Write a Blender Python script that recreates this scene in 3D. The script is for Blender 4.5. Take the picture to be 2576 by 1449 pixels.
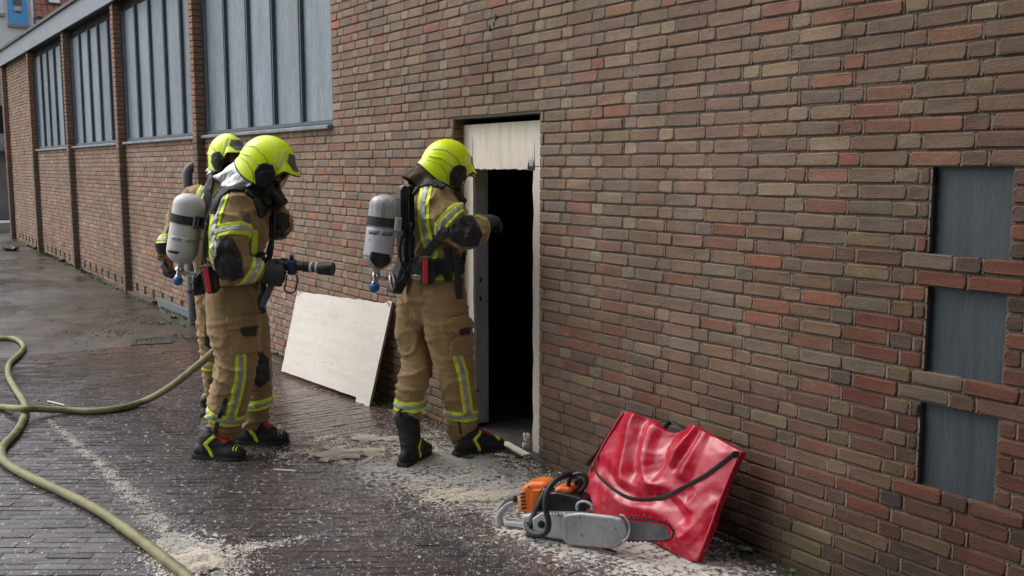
import bpy, bmesh, math, random
import numpy as np
from mathutils import Vector, Matrix, noise

random.seed(7)
rng = np.random.default_rng(11)
for o in list(bpy.data.objects):
    bpy.data.objects.remove(o, do_unlink=True)
SC = bpy.context.scene
COL = SC.collection

# ------------------------------------------------------------------ camera, sky, sun, exposure
FPX, CX, CY = 2466.0, 1288.0, 724.5
PITCH = math.atan(304 / FPX)
YAW = math.radians(34.7)
CAM = np.array([0, 0, 1.70])
F0 = np.array([-math.cos(YAW), math.sin(YAW), 0.0])
RV = np.array([math.sin(YAW), math.cos(YAW), 0.0])
FV = F0 * math.cos(PITCH) + np.array([0, 0, -math.sin(PITCH)])
UV_ = np.cross(RV, FV)
ZV = np.array([0, 0, 1.0])

cam_d = bpy.data.cameras.new('camera')
cam = bpy.data.objects.new('camera', cam_d)
COL.objects.link(cam)
cam.matrix_world = Matrix(((RV[0], UV_[0], -FV[0], CAM[0]), (RV[1], UV_[1], -FV[1], CAM[1]),
                           (RV[2], UV_[2], -FV[2], CAM[2]), (0, 0, 0, 1)))
cam_d.sensor_width = 36.0
cam_d.lens = 36.0 * FPX / 2576.0
cam_d.clip_start = 0.05
cam_d.clip_end = 500
SC.camera = cam

world = bpy.data.worlds.new('World')
SC.world = world
world.use_nodes = True
SUN_EL, SUN_AZ = math.radians(48), math.radians(212)     # azimuth counter-clockwise from +X
wn = world.node_tree.nodes
wl = world.node_tree.links
for n in list(wn):
    wn.remove(n)
sky = wn.new('ShaderNodeTexSky')
sky.sky_type = 'NISHITA'
sky.sun_disc = False
sky.sun_elevation = SUN_EL
sky.sun_rotation = math.pi / 2 - SUN_AZ
sky.air_density = 1.0
sky.dust_density = 4.0
hsv = wn.new('ShaderNodeHueSaturation')
hsv.inputs['Saturation'].default_value = 0.34
bg = wn.new('ShaderNodeBackground')
bg.inputs['Strength'].default_value = 0.13
wo = wn.new('ShaderNodeOutputWorld')
wl.new(sky.outputs[0], hsv.inputs['Color'])
wl.new(hsv.outputs[0], bg.inputs['Color'])
wl.new(bg.outputs[0], wo.inputs['Surface'])

sd = bpy.data.lights.new('sun', 'SUN')
sd.energy = 0.35
sd.angle = math.radians(110)
sd.color = (1.0, 0.98, 0.95)
sun = bpy.data.objects.new('sun', sd)
COL.objects.link(sun)
sdir = Vector((math.cos(SUN_EL) * math.cos(SUN_AZ), math.cos(SUN_EL) * math.sin(SUN_AZ), math.sin(SUN_EL)))
sun.rotation_euler = sdir.to_track_quat('Z', 'Y').to_euler()
sun.location = (-5, -5, 9)

SC.render.engine = 'CYCLES'
SC.view_settings.view_transform = 'Standard'
SC.view_settings.look = 'None'
SC.view_settings.gamma = 1.0
SC.view_settings.exposure = 0.98
SC.view_settings.use_curve_mapping = False
SC.cycles.max_bounces = 6

# ------------------------------------------------------------------ geometry helpers
def at(px, py, w):
    """point w metres in front of the lens along a line of sight of the survey photo"""
    d = (px - CX) * RV + (CY - py) * UV_ + FPX * FV
    return CAM + d * (w / (d @ F0))

def on_y(px, py, y):
    d = (px - CX) * RV + (CY - py) * UV_ + FPX * FV
    return CAM + d * (y / d[1])

def on_ground(px, py, z=0.0):
    d = (px - CX) * RV + (CY - py) * UV_ + FPX * FV
    return CAM + d * ((z - CAM[2]) / d[2])

def to_px(V):
    D = np.asarray(V, float) - CAM
    w = D @ FV
    return np.stack([CX + FPX * (D @ RV) / w, CY - FPX * (D @ UV_) / w], -1)

def unit(v):
    v = np.asarray(v, float)
    n = np.linalg.norm(v)
    return v / n if n > 1e-12 else v

WM = {}
def place(o, parent):
    COL.objects.link(o)
    if parent is not None:
        o.parent = parent
        o.matrix_parent_inverse = WM.get(parent.name, Matrix.Identity(4)).inverted()
    WM.setdefault(o.name, Matrix.Identity(4))

def tag(o, label=None, cat=None, group=None, kind=None):
    if label: o['label'] = label
    if cat: o['category'] = cat
    if group: o['group'] = group
    if kind: o['kind'] = kind
    return o

def thing(name, label, cat, loc=(0, 0, 0), group=None):
    o = bpy.data.objects.new(name, None)
    o.empty_display_size = 0.2
    o.location = loc
    COL.objects.link(o)
    WM[o.name] = Matrix.Translation(Vector(loc))
    return tag(o, label, cat, group)

class MB:
    """collects verts / faces / per-face colour"""
    def __init__(s):
        s.v, s.f, s.c, s.m = [], [], [], []
    def add(s, verts, faces, col=None, mi=0):
        k = len(s.v)
        s.v.extend([tuple(map(float, p)) for p in verts])
        for f in faces:
            s.f.append(tuple(i + k for i in f))
            s.c.append(col)
            s.m.append(mi)
    def build(s, name, mats, parent=None, smooth=False, angle=None, bevel=0.0, seg=2):
        me = bpy.data.meshes.new(name)
        me.from_pydata(s.v, [], s.f)
        if not isinstance(mats, (list, tuple)):
            mats = [mats]
        for m in mats:
            me.materials.append(m)
        if any(s.m):
            me.polygons.foreach_set('material_index', s.m)
        if any(c is not None for c in s.c):
            at_ = me.attributes.new('Col', 'FLOAT_COLOR', 'FACE')
            arr = np.ones((len(s.f), 4), np.float32)
            for i, c in enumerate(s.c):
                if c is not None:
                    arr[i, :3] = c[:3]
                    if len(c) > 3: arr[i, 3] = c[3]
            at_.data.foreach_set('color', arr.ravel())
        if smooth:
            me.polygons.foreach_set('use_smooth', [True] * len(me.polygons))
            if angle:
                me.set_sharp_from_angle(angle=math.radians(angle))
        o = bpy.data.objects.new(name, me)
        place(o, parent)
        if bevel > 0:
            b = o.modifiers.new('bevel', 'BEVEL')
            b.width = bevel
            b.segments = seg
            b.limit_method = 'ANGLE'
            b.angle_limit = math.radians(40)
        return o

def box(mb, c, size, ax=None, col=None, mi=0):
    c = np.asarray(c, float)
    if ax is None:
        ax = (np.array([1., 0, 0]), np.array([0, 1., 0]), ZV)
    h = [a * s / 2 for a, s in zip(ax, size)]
    vs = [c + sx * h[0] + sy * h[1] + sz * h[2] for sz in (-1, 1) for sy in (-1, 1) for sx in (-1, 1)]
    fs = [(0, 2, 3, 1), (4, 5, 7, 6), (0, 1, 5, 4), (2, 6, 7, 3), (0, 4, 6, 2), (1, 3, 7, 5)]
    if np.dot(np.cross(ax[0], ax[1]), ax[2]) < 0:
        fs = [f[::-1] for f in fs]
    mb.add(vs, fs, col, mi)

def bx(mb, x0, x1, y0, y1, z0, z1, col=None, mi=0):
    box(mb, ((x0 + x1) / 2, (y0 + y1) / 2, (z0 + z1) / 2), (x1 - x0, y1 - y0, z1 - z0), None, col, mi)

def prism(mb, pts, d, col=None, mi=0):
    """closed outline (list of 3-D points) extruded by vector d"""
    pts = [np.asarray(p, float) for p in pts]
    n = len(pts)
    nn = sum((np.cross(pts[i] - pts[0], pts[(i + 1) % n] - pts[0]) for i in range(1, n - 1)), np.zeros(3))
    if nn @ np.asarray(d) > 0:
        pts = pts[::-1]
    d = np.asarray(d, float)
    fs = [tuple(range(n)), tuple(range(2 * n - 1, n - 1, -1))]
    fs += [(i, i + n, (i + 1) % n + n, (i + 1) % n) for i in range(n)]
    mb.add(pts + [p + d for p in pts], fs, col, mi)

def spline(pts, k=6, closed=False):
    P = np.asarray(pts, float)
    n = len(P)
    out = []
    rngi = range(n if closed else n - 1)
    for i in rngi:
        if closed:
            p0, p1, p2, p3 = P[(i - 1) % n], P[i], P[(i + 1) % n], P[(i + 2) % n]
        else:
            p1, p2 = P[i], P[i + 1]
            p0 = P[i - 1] if i > 0 else 2 * p1 - p2
            p3 = P[i + 2] if i + 2 < n else 2 * p2 - p1
        for t in np.linspace(0, 1, k, endpoint=False):
            out.append(0.5 * ((2 * p1) + (p2 - p0) * t + (2 * p0 - 5 * p1 + 4 * p2 - p3) * t * t + (3 * p1 - p0 - 3 * p2 + p3) * t ** 3))
    if not closed:
        out.append(P[-1])
    return np.array(out)

def tube(mb, pts, r, n=12, r2=None, ref=None, caps=True, closed=False, round_caps=False, col=None, mi=0):
    P = [np.asarray(p, float) for p in pts]
    m = len(P)
    R1 = list(np.broadcast_to(np.asarray(r, float), (m,)))
    R2 = R1 if r2 is None else list(np.broadcast_to(np.asarray(r2, float), (m,)))
    T = []
    for i in range(m):
        if closed:
            T.append(unit(P[(i + 1) % m] - P[i - 1]))
        else:
            T.append(unit(P[min(i + 1, m - 1)] - P[max(i - 1, 0)]))
    if round_caps and not closed:
        a, b = P[0], P[-1]
        ra, rb = min(R1[0], R2[0]), min(R1[-1], R2[-1])
        pre = [(a - T[0] * ra * .85, .45), (a - T[0] * ra * .5, .82)]
        post = [(b + T[-1] * rb * .5, .82), (b + T[-1] * rb * .85, .45)]
        R1 = [R1[0] * s for _, s in pre] + R1 + [R1[-1] * s for _, s in post]
        R2 = [R2[0] * s for _, s in pre] + R2 + [R2[-1] * s for _, s in post]
        P = [p for p, _ in pre] + P + [p for p, _ in post]
        T = [T[0]] * 2 + T + [T[-1]] * 2
        m = len(P)
    if ref is None:
        ref = ZV if abs(T[0][2]) < 0.9 else np.array([1., 0, 0])
        u = unit(np.cross(np.cross(T[0], ref), T[0]))
        track = True
    else:
        track = False
    vs = []
    for i in range(m):
        if track:
            u = unit(u - T[i] * (u @ T[i]))
        else:
            u = unit(np.asarray(ref) - T[i] * (np.asarray(ref) @ T[i]))
        w = np.cross(T[i], u)
        for k in range(n):
            a = 2 * math.pi * k / n
            vs.append(P[i] + u * math.cos(a) * R1[i] + w * math.sin(a) * R2[i])
    fs = []
    for i in range(m if closed else m - 1):
        j = (i + 1) % m
        for k in range(n):
            k2 = (k + 1) % n
            fs.append((i * n + k, i * n + k2, j * n + k2, j * n + k))
    if caps and not closed:
        fs.append(tuple(range(n - 1, -1, -1)))
        fs.append(tuple((m - 1) * n + k for k in range(n)))
    mb.add(vs, fs, col, mi)

def lathe(mb, A, d, prof, n=28, col=None, mi=0):
    """prof: list of (t along d, radius)"""
    A = np.asarray(A, float)
    d = unit(d)
    ref = ZV if abs(d[2]) < .9 else RV
    u = unit(np.cross(np.cross(d, ref), d))
    w = np.cross(d, u)
    vs = []
    for t, r in prof:
        for k in range(n):
            a = 2 * math.pi * k / n
            vs.append(A + d * t + (u * math.cos(a) + w * math.sin(a)) * max(r, 1e-4))
    fs = []
    for i in range(len(prof) - 1):
        for k in range(n):
            k2 = (k + 1) % n
            fs.append((i * n + k, i * n + k2, (i + 1) * n + k2, (i + 1) * n + k))
    fs.append(tuple(range(n - 1, -1, -1)))
    fs.append(tuple((len(prof) - 1) * n + k for k in range(n)))
    mb.add(vs, fs, col, mi)

def ellipsoid(mb, c, rad, ax=None, n=16, m=10, col=None, mi=0):
    c = np.asarray(c, float)
    if ax is None:
        ax = (np.array([1., 0, 0]), np.array([0, 1., 0]), ZV)
    vs, fs = [], []
    for i in range(m + 1):
        ph = math.pi * (i + 1e-3) / (m + 2e-3)
        for k in range(n):
            a = 2 * math.pi * k / n
            vs.append(c + ax[0] * rad[0] * math.cos(a) * math.sin(ph) + ax[1] * rad[1] * math.sin(a) * math.sin(ph) + ax[2] * rad[2] * math.cos(ph))
    for i in range(m):
        for k in range(n):
            k2 = (k + 1) % n
            fs.append((i * n + k, (i + 1) * n + k, (i + 1) * n + k2, i * n + k2))
    fs.append(tuple(range(n)))
    fs.append(tuple(range((m + 1) * n - 1, m * n - 1, -1)))
    if np.dot(np.cross(ax[0], ax[1]), ax[2]) < 0:
        fs = [f[::-1] for f in fs]
    mb.add(vs, fs, col, mi)

def evaluated(mb, mods):
    """run modifiers on a collected mesh, return (V, triangles)"""
    me = bpy.data.meshes.new('tmp')
    me.from_pydata(mb.v, [], mb.f)
    o = bpy.data.objects.new('tmp', me)
    COL.objects.link(o)
    for kind, kw in mods:
        md = o.modifiers.new(kind, kind)
        for k, v in kw.items():
            setattr(md, k, v)
    dg = bpy.context.evaluated_depsgraph_get()
    e = o.evaluated_get(dg)
    m2 = e.to_mesh()
    V = np.empty(len(m2.vertices) * 3, np.float32)
    m2.vertices.foreach_get('co', V)
    m2.calc_loop_triangles()
    T = np.empty(len(m2.loop_triangles) * 3, np.int32)
    m2.loop_triangles.foreach_get('vertices', T)
    Q = [tuple(p.vertices) for p in m2.polygons]
    e.to_mesh_clear()
    bpy.data.objects.remove(o, do_unlink=True)
    bpy.data.meshes.remove(me)
    return V.reshape(-1, 3).astype(float), T.reshape(-1, 3), Q

def blend_mesh(mb, voxel, smooth=6, fac=0.5):
    return evaluated(mb, [('REMESH', dict(mode='VOXEL', voxel_size=voxel)), ('SMOOTH', dict(factor=fac, iterations=smooth))])

def vnormals(V, T):
    fn = np.cross(V[T[:, 1]] - V[T[:, 0]], V[T[:, 2]] - V[T[:, 0]])
    N = np.zeros_like(V)
    for k in range(3):
        np.add.at(N, T[:, k], fn)
    return N / (np.linalg.norm(N, axis=1, keepdims=True) + 1e-12)

def mesh_obj(name, V, F, mats, parent=None, smooth=True, mi=None, angle=None):
    me = bpy.data.meshes.new(name)
    me.from_pydata([tuple(p) for p in V], [], [tuple(int(i) for i in f) for f in F])
    if not isinstance(mats, (list, tuple)):
        mats = [mats]
    for m in mats:
        me.materials.append(m)
    if mi is not None:
        me.polygons.foreach_set('material_index', list(map(int, mi)))
    if smooth:
        me.polygons.foreach_set('use_smooth', [True] * len(me.polygons))
        if angle:
            me.set_sharp_from_angle(angle=math.radians(angle))
    o = bpy.data.objects.new(name, me)
    place(o, parent)
    return o

def patch(name, V, T, N, G, off, mat, parent, thick=None, lift=None, one=False):
    """cut the region of a surface where every scalar field of G is positive, lifted off it by off metres"""
    ok = np.ones(len(T), bool)
    for g in G:
        ok &= g[T].max(1) > 0
    out_v, out_f, key = [], [], {}
    idx = np.nonzero(ok)[0]
    Gs = np.stack(G, 1)
    def vid(p, n):
        k = (round(p[0], 5), round(p[1], 5), round(p[2], 5))
        if k not in key:
            key[k] = len(out_v)
            out_v.append(p + unit(n) * off)
        return key[k]
    for t in T[idx]:
        poly = [(V[i], N[i], Gs[i]) for i in t]
        for gi in range(Gs.shape[1]):
            res = []
            L = len(poly)
            for a in range(L):
                p, q = poly[a], poly[(a + 1) % L]
                gp, gq = p[2][gi], q[2][gi]
                if gp >= 0:
                    res.append(p)
                if (gp >= 0) != (gq >= 0):
                    s = gp / (gp - gq)
                    res.append(tuple(p[k] + (q[k] - p[k]) * s for k in range(3)))
            poly = res
            if len(poly) < 3:
                break
        if len(poly) >= 3:
            ids = []
            for p in poly:
                i = vid(p[0], p[1])
                if not ids or ids[-1] != i:
                    ids.append(i)
            if ids[0] == ids[-1]:
                ids.pop()
            if len(set(ids)) >= 3 and len(set(ids)) == len(ids):
                out_f.append(tuple(ids))
    if not out_f:
        return None
    if one:                                  # keep only the largest connected piece
        par = list(range(len(out_v)))
        def find(a):
            while par[a] != a:
                par[a] = par[par[a]]
                a = par[a]
            return a
        for f in out_f:
            for b in f[1:]:
                par[find(b)] = find(f[0])
        cnt = {}
        for f in out_f:
            r = find(f[0])
            cnt[r] = cnt.get(r, 0) + 1
        bestr = max(cnt, key=cnt.get)
        out_f = [f for f in out_f if find(f[0]) == bestr]
        used = sorted(set(i for f in out_f for i in f))
        mp_ = {a: b for b, a in enumerate(used)}
        out_v = [out_v[i] for i in used]
        out_f = [tuple(mp_[i] for i in f) for f in out_f]
    if lift is not None:
        out_v = [lift(p) for p in out_v]
    o = mesh_obj(name, out_v, out_f, mat, parent)
    s = o.modifiers.new('solid', 'SOLIDIFY')
    s.thickness = (thick or off) * 1.2
    s.offset = -1
    return o

def poly_dist(P2, line):
    """distance of 2-D points to a polyline"""
    P2 = np.asarray(P2)
    L = np.asarray(line, float)
    best = np.full(len(P2), 1e9)
    for a, b in zip(L[:-1], L[1:]):
        ab = b - a
        t = np.clip(((P2 - a) @ ab) / (ab @ ab + 1e-12), 0, 1)
        best = np.minimum(best, np.linalg.norm(P2 - (a + t[:, None] * ab), axis=1))
    return best

def convex(P2, poly):
    """min signed distance to the edges of a convex polygon (positive inside)"""
    L = np.asarray(poly, float)
    c = L.mean(0)
    best = np.full(len(P2), 1e9)
    for a, b in zip(L, np.roll(L, -1, 0)):
        n = np.array([-(b - a)[1], (b - a)[0]])
        n = n / np.linalg.norm(n)
        if (c - a) @ n < 0:
            n = -n
        best = np.minimum(best, (P2 - a) @ n)
    return best

def fbm(p, s=1.0, o=0.0):
    return noise.fractal(Vector((p[0] * s + o, p[1] * s + o * 1.7, p[2] * s - o)), 1.0, 2.0, 3)

def gz(x):
    """the alley climbs a little towards its far end"""
    return 0.0135 * max(0.0, -13.0 - x)

# ------------------------------------------------------------------ materials
def lin(r, g, b):
    f = lambda c: ((c / 255 + 0.055) / 1.055) ** 2.4 if c / 255 > 0.04045 else c / 255 / 12.92
    return (f(r), f(g), f(b))

def mat(name, cols, scale=8.0, rough=(0.6, 0.8), metal=0.0, bump=0.0, bscale=60.0, stretch=(1, 1, 1), spec=0.5,
        attr=False, detail=6.0, coat=0.0, world_pos=False, fine=None, ramp=(0.35, 0.65), sheen=0.0, transmission=0.0, extra=None, bstretch=None):
    m = bpy.data.materials.new(name)
    m.use_nodes = True
    nt = m.node_tree
    N, L = nt.nodes, nt.links
    b = N['Principled BSDF']
    b.inputs['Metallic'].default_value = metal
    b.inputs['Specular IOR Level'].default_value = spec
    if coat:
        b.inputs['Coat Weight'].default_value = coat
        b.inputs['Coat Roughness'].default_value = 0.12
    if sheen:
        b.inputs['Sheen Weight'].default_value = sheen
    if transmission:
        b.inputs['Transmission Weight'].default_value = transmission
    if world_pos:
        src = N.new('ShaderNodeNewGeometry').outputs['Position']
    else:
        src = N.new('ShaderNodeTexCoord').outputs['Object']
    mp = N.new('ShaderNodeMapping')
    mp.inputs['Scale'].default_value = stretch
    L.new(src, mp.inputs['Vector'])
    nz = N.new('ShaderNodeTexNoise')
    nz.inputs['Scale'].default_value = scale
    nz.inputs['Detail'].default_value = detail
    nz.inputs['Roughness'].default_value = 0.65
    L.new(mp.outputs[0], nz.inputs['Vector'])
    cr = N.new('ShaderNodeValToRGB')
    el = cr.color_ramp.elements
    if len(cols) == 1:
        cols = [cols[0], cols[0]]
    for i, c in enumerate(cols):
        p = ramp[0] + (ramp[1] - ramp[0]) * i / (len(cols) - 1)
        if i < 2:
            e = el[i]
            e.position = p
        else:
            e = el.new(p)
        e.color = (*c, 1)
    L.new(nz.outputs['Fac'], cr.inputs[0])
    col = cr.outputs[0]
    def mul(a, bsock, fac=1.0, mode='MULTIPLY'):
        x = N.new('ShaderNodeMix')
        x.data_type = 'RGBA'
        x.blend_type = mode
        if isinstance(fac, float):
            x.inputs[0].default_value = fac
        else:
            L.new(fac, x.inputs[0])
        for s, k in ((a, 6), (bsock, 7)):
            if isinstance(s, tuple):
                x.inputs[k].default_value = (*s, 1)
            else:
                L.new(s, x.inputs[k])
        return x.outputs[2]
    if attr:
        a = N.new('ShaderNodeAttribute')
        a.attribute_name = 'Col'
        col = mul(col, a.outputs['Color'])
    if fine:
        n2 = N.new('ShaderNodeTexNoise')
        n2.inputs['Scale'].default_value = fine[0]
        n2.inputs['Detail'].default_value = 4
        L.new(mp.outputs[0], n2.inputs['Vector'])
        r2 = N.new('ShaderNodeMapRange')
        r2.inputs['From Min'].default_value = 0.3
        r2.inputs['From Max'].default_value = 0.7
        r2.inputs['To Min'].default_value = 1 - fine[1]
        r2.inputs['To Max'].default_value = 1 + fine[1]
        L.new(n2.outputs['Fac'], r2.inputs['Value'])
        col = mul(col, r2.outputs[0])
    rr = N.new('ShaderNodeMapRange')
    rr.inputs['From Min'].default_value = 0.3
    rr.inputs['From Max'].default_value = 0.7
    rr.inputs['To Min'].default_value = rough[0]
    rr.inputs['To Max'].default_value = rough[1]
    L.new(nz.outputs['Fac'], rr.inputs['Value'])
    rsock = rr.outputs[0]
    if extra:
        col, rsock = extra(nt, col, rsock, mul)
    L.new(col, b.inputs['Base Color'])
    L.new(rsock, b.inputs['Roughness'])
    if bump:
        n3 = N.new('ShaderNodeTexNoise')
        n3.inputs['Scale'].default_value = bscale
        n3.inputs['Detail'].default_value = 5
        if bstretch:
            mp2 = N.new('ShaderNodeMapping')
            mp2.inputs['Scale'].default_value = bstretch
            L.new(src, mp2.inputs['Vector'])
            L.new(mp2.outputs[0], n3.inputs['Vector'])
        else:
            L.new(mp.outputs[0], n3.inputs['Vector'])
        bp = N.new('ShaderNodeBump')
        bp.inputs['Strength'].default_value = 1.0
        bp.inputs['Distance'].default_value = bump
        L.new(n3.outputs['Fac'], bp.inputs['Height'])
        L.new(bp.outputs[0], b.inputs['Normal'])
    return m

def wnoise(nt, scale, lo, hi, stretch=(1, 1, 1), detail=5):
    N, L = nt.nodes, nt.links
    g = N.new('ShaderNodeNewGeometry')
    mp = N.new('ShaderNodeMapping')
    mp.inputs['Scale'].default_value = stretch
    L.new(g.outputs['Position'], mp.inputs['Vector'])
    n = N.new('ShaderNodeTexNoise')
    n.inputs['Scale'].default_value = scale
    n.inputs['Detail'].default_value = detail
    n.inputs['Roughness'].default_value = 0.6
    L.new(mp.outputs[0], n.inputs['Vector'])
    r = N.new('ShaderNodeMapRange')
    r.inputs['From Min'].default_value = lo
    r.inputs['From Max'].default_value = hi
    L.new(n.outputs['Fac'], r.inputs['Value'])
    return r.outputs[0]

def wramp(nt, axis, lo, hi, a=0.0, b=1.0):
    """linear ramp along a world axis"""
    N, L = nt.nodes, nt.links
    g = N.new('ShaderNodeNewGeometry')
    s = N.new('ShaderNodeSeparateXYZ')
    L.new(g.outputs['Position'], s.inputs[0])
    r = N.new('ShaderNodeMapRange')
    r.inputs['From Min'].default_value = lo
    r.inputs['From Max'].default_value = hi
    r.inputs['To Min'].default_value = a
    r.inputs['To Max'].default_value = b
    L.new(s.outputs[axis], r.inputs['Value'])
    return r.outputs[0]

def math_(nt, op, a, b):
    n = nt.nodes.new('ShaderNodeMath')
    n.operation = op
    for i, s in enumerate((a, b)):
        if isinstance(s, (int, float)):
            n.inputs[i].default_value = s
        else:
            nt.links.new(s, n.inputs[i])
    return n.outputs[0]

def wspot(nt, c, r, power=1.0):
    """soft blob (1 in the middle, 0 outside) round a world point, elliptical radii r"""
    N, L = nt.nodes, nt.links
    g = N.new('ShaderNodeNewGeometry')
    mp = N.new('ShaderNodeMapping')
    mp.inputs['Location'].default_value = [-c[i] / r[i] for i in range(3)]
    mp.inputs['Scale'].default_value = [1 / x for x in r]
    L.new(g.outputs['Position'], mp.inputs['Vector'])
    ln = N.new('ShaderNodeVectorMath')
    ln.operation = 'LENGTH'
    L.new(mp.outputs[0], ln.inputs[0])
    rr = N.new('ShaderNodeMapRange')
    rr.interpolation_type = 'SMOOTHSTEP'
    rr.inputs['From Min'].default_value = 1.0
    rr.inputs['From Max'].default_value = 0.2
    L.new(ln.outputs['Value'], rr.inputs['Value'])
    return rr.outputs[0]
# ------------------------------------------------------------------ materials of the setting
def brick_extra(nt, col, rough, mul):
    # soot above and beside the broken-open door, damp dirt at the foot of the wall, pale salts, moss
    soot = math_(nt, 'MULTIPLY', wspot(nt, (-4.95, 3.27, 2.22), (0.95, 0.6, 0.42)), 0.45)
    col = mul(col, (0.52, 0.47, 0.50), soot)
    damp = math_(nt, 'MULTIPLY', wramp(nt, 2, 0.0, 0.55, 1.0, 0.0), wnoise(nt, 1.6, 0.35, 0.62))
    col = mul(col, (0.60, 0.57, 0.52), math_(nt, 'MULTIPLY', damp, 0.8))
    blot = wnoise(nt, 2.2, 0.3, 0.7, (1, 1, 1.6), 7)
    col = mul(col, (0.70, 0.68, 0.67), math_(nt, 'MULTIPLY', blot, 0.65))
    smear = wnoise(nt, 7.0, 0.52, 0.70, (1, 1, 1.2), 8)
    col = mul(col, (0.185, 0.155, 0.125), math_(nt, 'MULTIPLY', math_(nt, 'MULTIPLY', smear, 0.45), wramp(nt, 0, -4.6, -2.6, 1.0, 0.15)), 'MIX')
    # run-off streaks and big old patches
    run = wnoise(nt, 1.0, 0.47, 0.72, (2.2, 1.0, 0.35))
    col = mul(col, (0.70, 0.66, 0.64), math_(nt, 'MULTIPLY', run, 0.5))
    salt = math_(nt, 'MULTIPLY', wspot(nt, (-8.9, 3.27, 0.35), (1.0, 0.5, 0.45)), wnoise(nt, 14.0, 0.5, 0.62))
    col = mul(col, (0.42, 0.40, 0.40), math_(nt, 'MULTIPLY', salt, 0.5), 'MIX')
    moss = math_(nt, 'MULTIPLY', wramp(nt, 2, 0.0, 0.2, 1.0, 0.0), wnoise(nt, 3.0, 0.46, 0.62))
    col = mul(col, (0.05, 0.065, 0.025), math_(nt, 'MULTIPLY', moss, 0.6), 'MIX')
    return col, rough

M_BRICK = mat('brick', [(1.0, 0.96, 0.95), (1.25, 1.22, 1.20), (1.45, 1.40, 1.34)], scale=9, rough=(0.75, 0.95), attr=True, bump=0.0022,
              bscale=90, world_pos=True, stretch=(1, 1, 2.2), spec=0.25, fine=(60, 0.14), extra=brick_extra, ramp=(0.3, 0.7))
M_MORTAR = mat('mortar', [(0.125, 0.108, 0.092), (0.185, 0.164, 0.140)], scale=14, rough=(0.9, 1.0), bump=0.006, bscale=120, world_pos=True, spec=0.1, extra=brick_extra)
M_HEADJ = mat('head_joint', [(0.20, 0.165, 0.13), (0.27, 0.23, 0.185)], scale=12, rough=(0.9, 1.0), bump=0.004, bscale=120, world_pos=True, spec=0.1, extra=brick_extra)
M_PANEL = mat('weathered_panel', [(0.13, 0.17, 0.205), (0.19, 0.24, 0.28), (0.25, 0.305, 0.35)], scale=2.2, rough=(0.5, 0.75), stretch=(3.0, 1, 0.45),
              bump=0.003, bscale=40, world_pos=True, fine=(26, 0.2), spec=0.4, ramp=(0.3, 0.7), attr=True)
M_BATTEN = mat('dark_batten', [(0.05, 0.068, 0.08), (0.09, 0.112, 0.13)], scale=5, rough=(0.5, 0.8), world_pos=True, stretch=(2, 1, .4))
M_SILL = mat('grey_sill', [(0.12, 0.145, 0.16), (0.24, 0.27, 0.29)], scale=4, rough=(0.5, 0.8), world_pos=True, bump=0.003, fine=(30, .25))
M_FASCIA = mat('grey_fascia', [(0.15, 0.185, 0.215), (0.23, 0.27, 0.305)], scale=1.6, rough=(0.5, 0.7), world_pos=True, stretch=(1, 1, 3), fine=(18, .12))
M_DARKMETAL = mat('dark_roof_edge', [(0.02, 0.023, 0.027), (0.04, 0.045, 0.05)], scale=6, rough=(0.5, 0.7), world_pos=True)
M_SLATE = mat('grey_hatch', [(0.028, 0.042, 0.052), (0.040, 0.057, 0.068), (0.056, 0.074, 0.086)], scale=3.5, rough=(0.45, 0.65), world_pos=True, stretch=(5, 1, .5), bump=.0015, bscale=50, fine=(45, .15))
M_PIPE = mat('grey_drainpipe', [(0.075, 0.085, 0.10), (0.12, 0.135, 0.15)], scale=5, rough=(0.4, 0.6), world_pos=True, stretch=(3, 3, .6))
M_PLY = mat('plywood', [(0.59, 0.525, 0.43), (0.67, 0.61, 0.52), (0.71, 0.66, 0.58)], scale=2.0, rough=(0.6, 0.8), stretch=(7.0, 1, 0.7), world_pos=True,
            bump=0.001, bscale=60, fine=(22, 0.07))
M_PLYH = mat('plywood_sheet', [(0.66, 0.615, 0.55), (0.71, 0.67, 0.61), (0.74, 0.705, 0.65)], scale=2.2, rough=(0.6, 0.8), stretch=(0.8, 1, 6.0), world_pos=True,
             bump=0.001, bscale=60, fine=(20, 0.06))
M_PLYEDGE = mat('plywood_edge', [(0.26, 0.20, 0.14), (0.42, 0.35, 0.26)], scale=60, rough=(0.8, 0.9), world_pos=True)
M_CHAR = mat('charred_wood', [(0.006, 0.005, 0.005), (0.03, 0.024, 0.02)], scale=20, rough=(0.8, 1.0), world_pos=True)
M_BLACK = mat('shade_black', [(0.035, 0.035, 0.035), (0.06, 0.06, 0.06)], scale=3, rough=(0.9, 1.0), world_pos=True, spec=0.05)  # black for the shaded head boards, slots and holes
M_WHITEP = mat('grey_white_paint', [(0.42, 0.43, 0.45), (0.52, 0.53, 0.55)], scale=4, rough=(0.5, 0.7), world_pos=True, stretch=(1, 1, .5), fine=(30, .12))
M_RENDER = mat('pale_render', [(0.70, 0.71, 0.70), (0.78, 0.79, 0.77)], scale=1.2, rough=(0.8, .9), world_pos=True)
M_BLUE = mat('blue_paint', [(0.07, 0.33, 0.70), (0.09, 0.40, 0.78)], scale=2, rough=(0.35, 0.5), world_pos=True)
M_GLASS = mat('dark_window_glass', [(0.025, 0.035, 0.03), (0.06, 0.075, 0.065)], scale=2, rough=(0.05, 0.12), world_pos=True, spec=0.6)
M_WHITE = mat('white_paint', [(0.62, 0.65, 0.68), (0.72, 0.74, 0.76)], scale=3, rough=(0.4, 0.6), world_pos=True)
M_TILE = mat('red_roof_tile', [(0.26, 0.10, 0.075), (0.40, 0.17, 0.12)], scale=3, rough=(0.7, 0.9), world_pos=True, fine=(10, .25))
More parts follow.
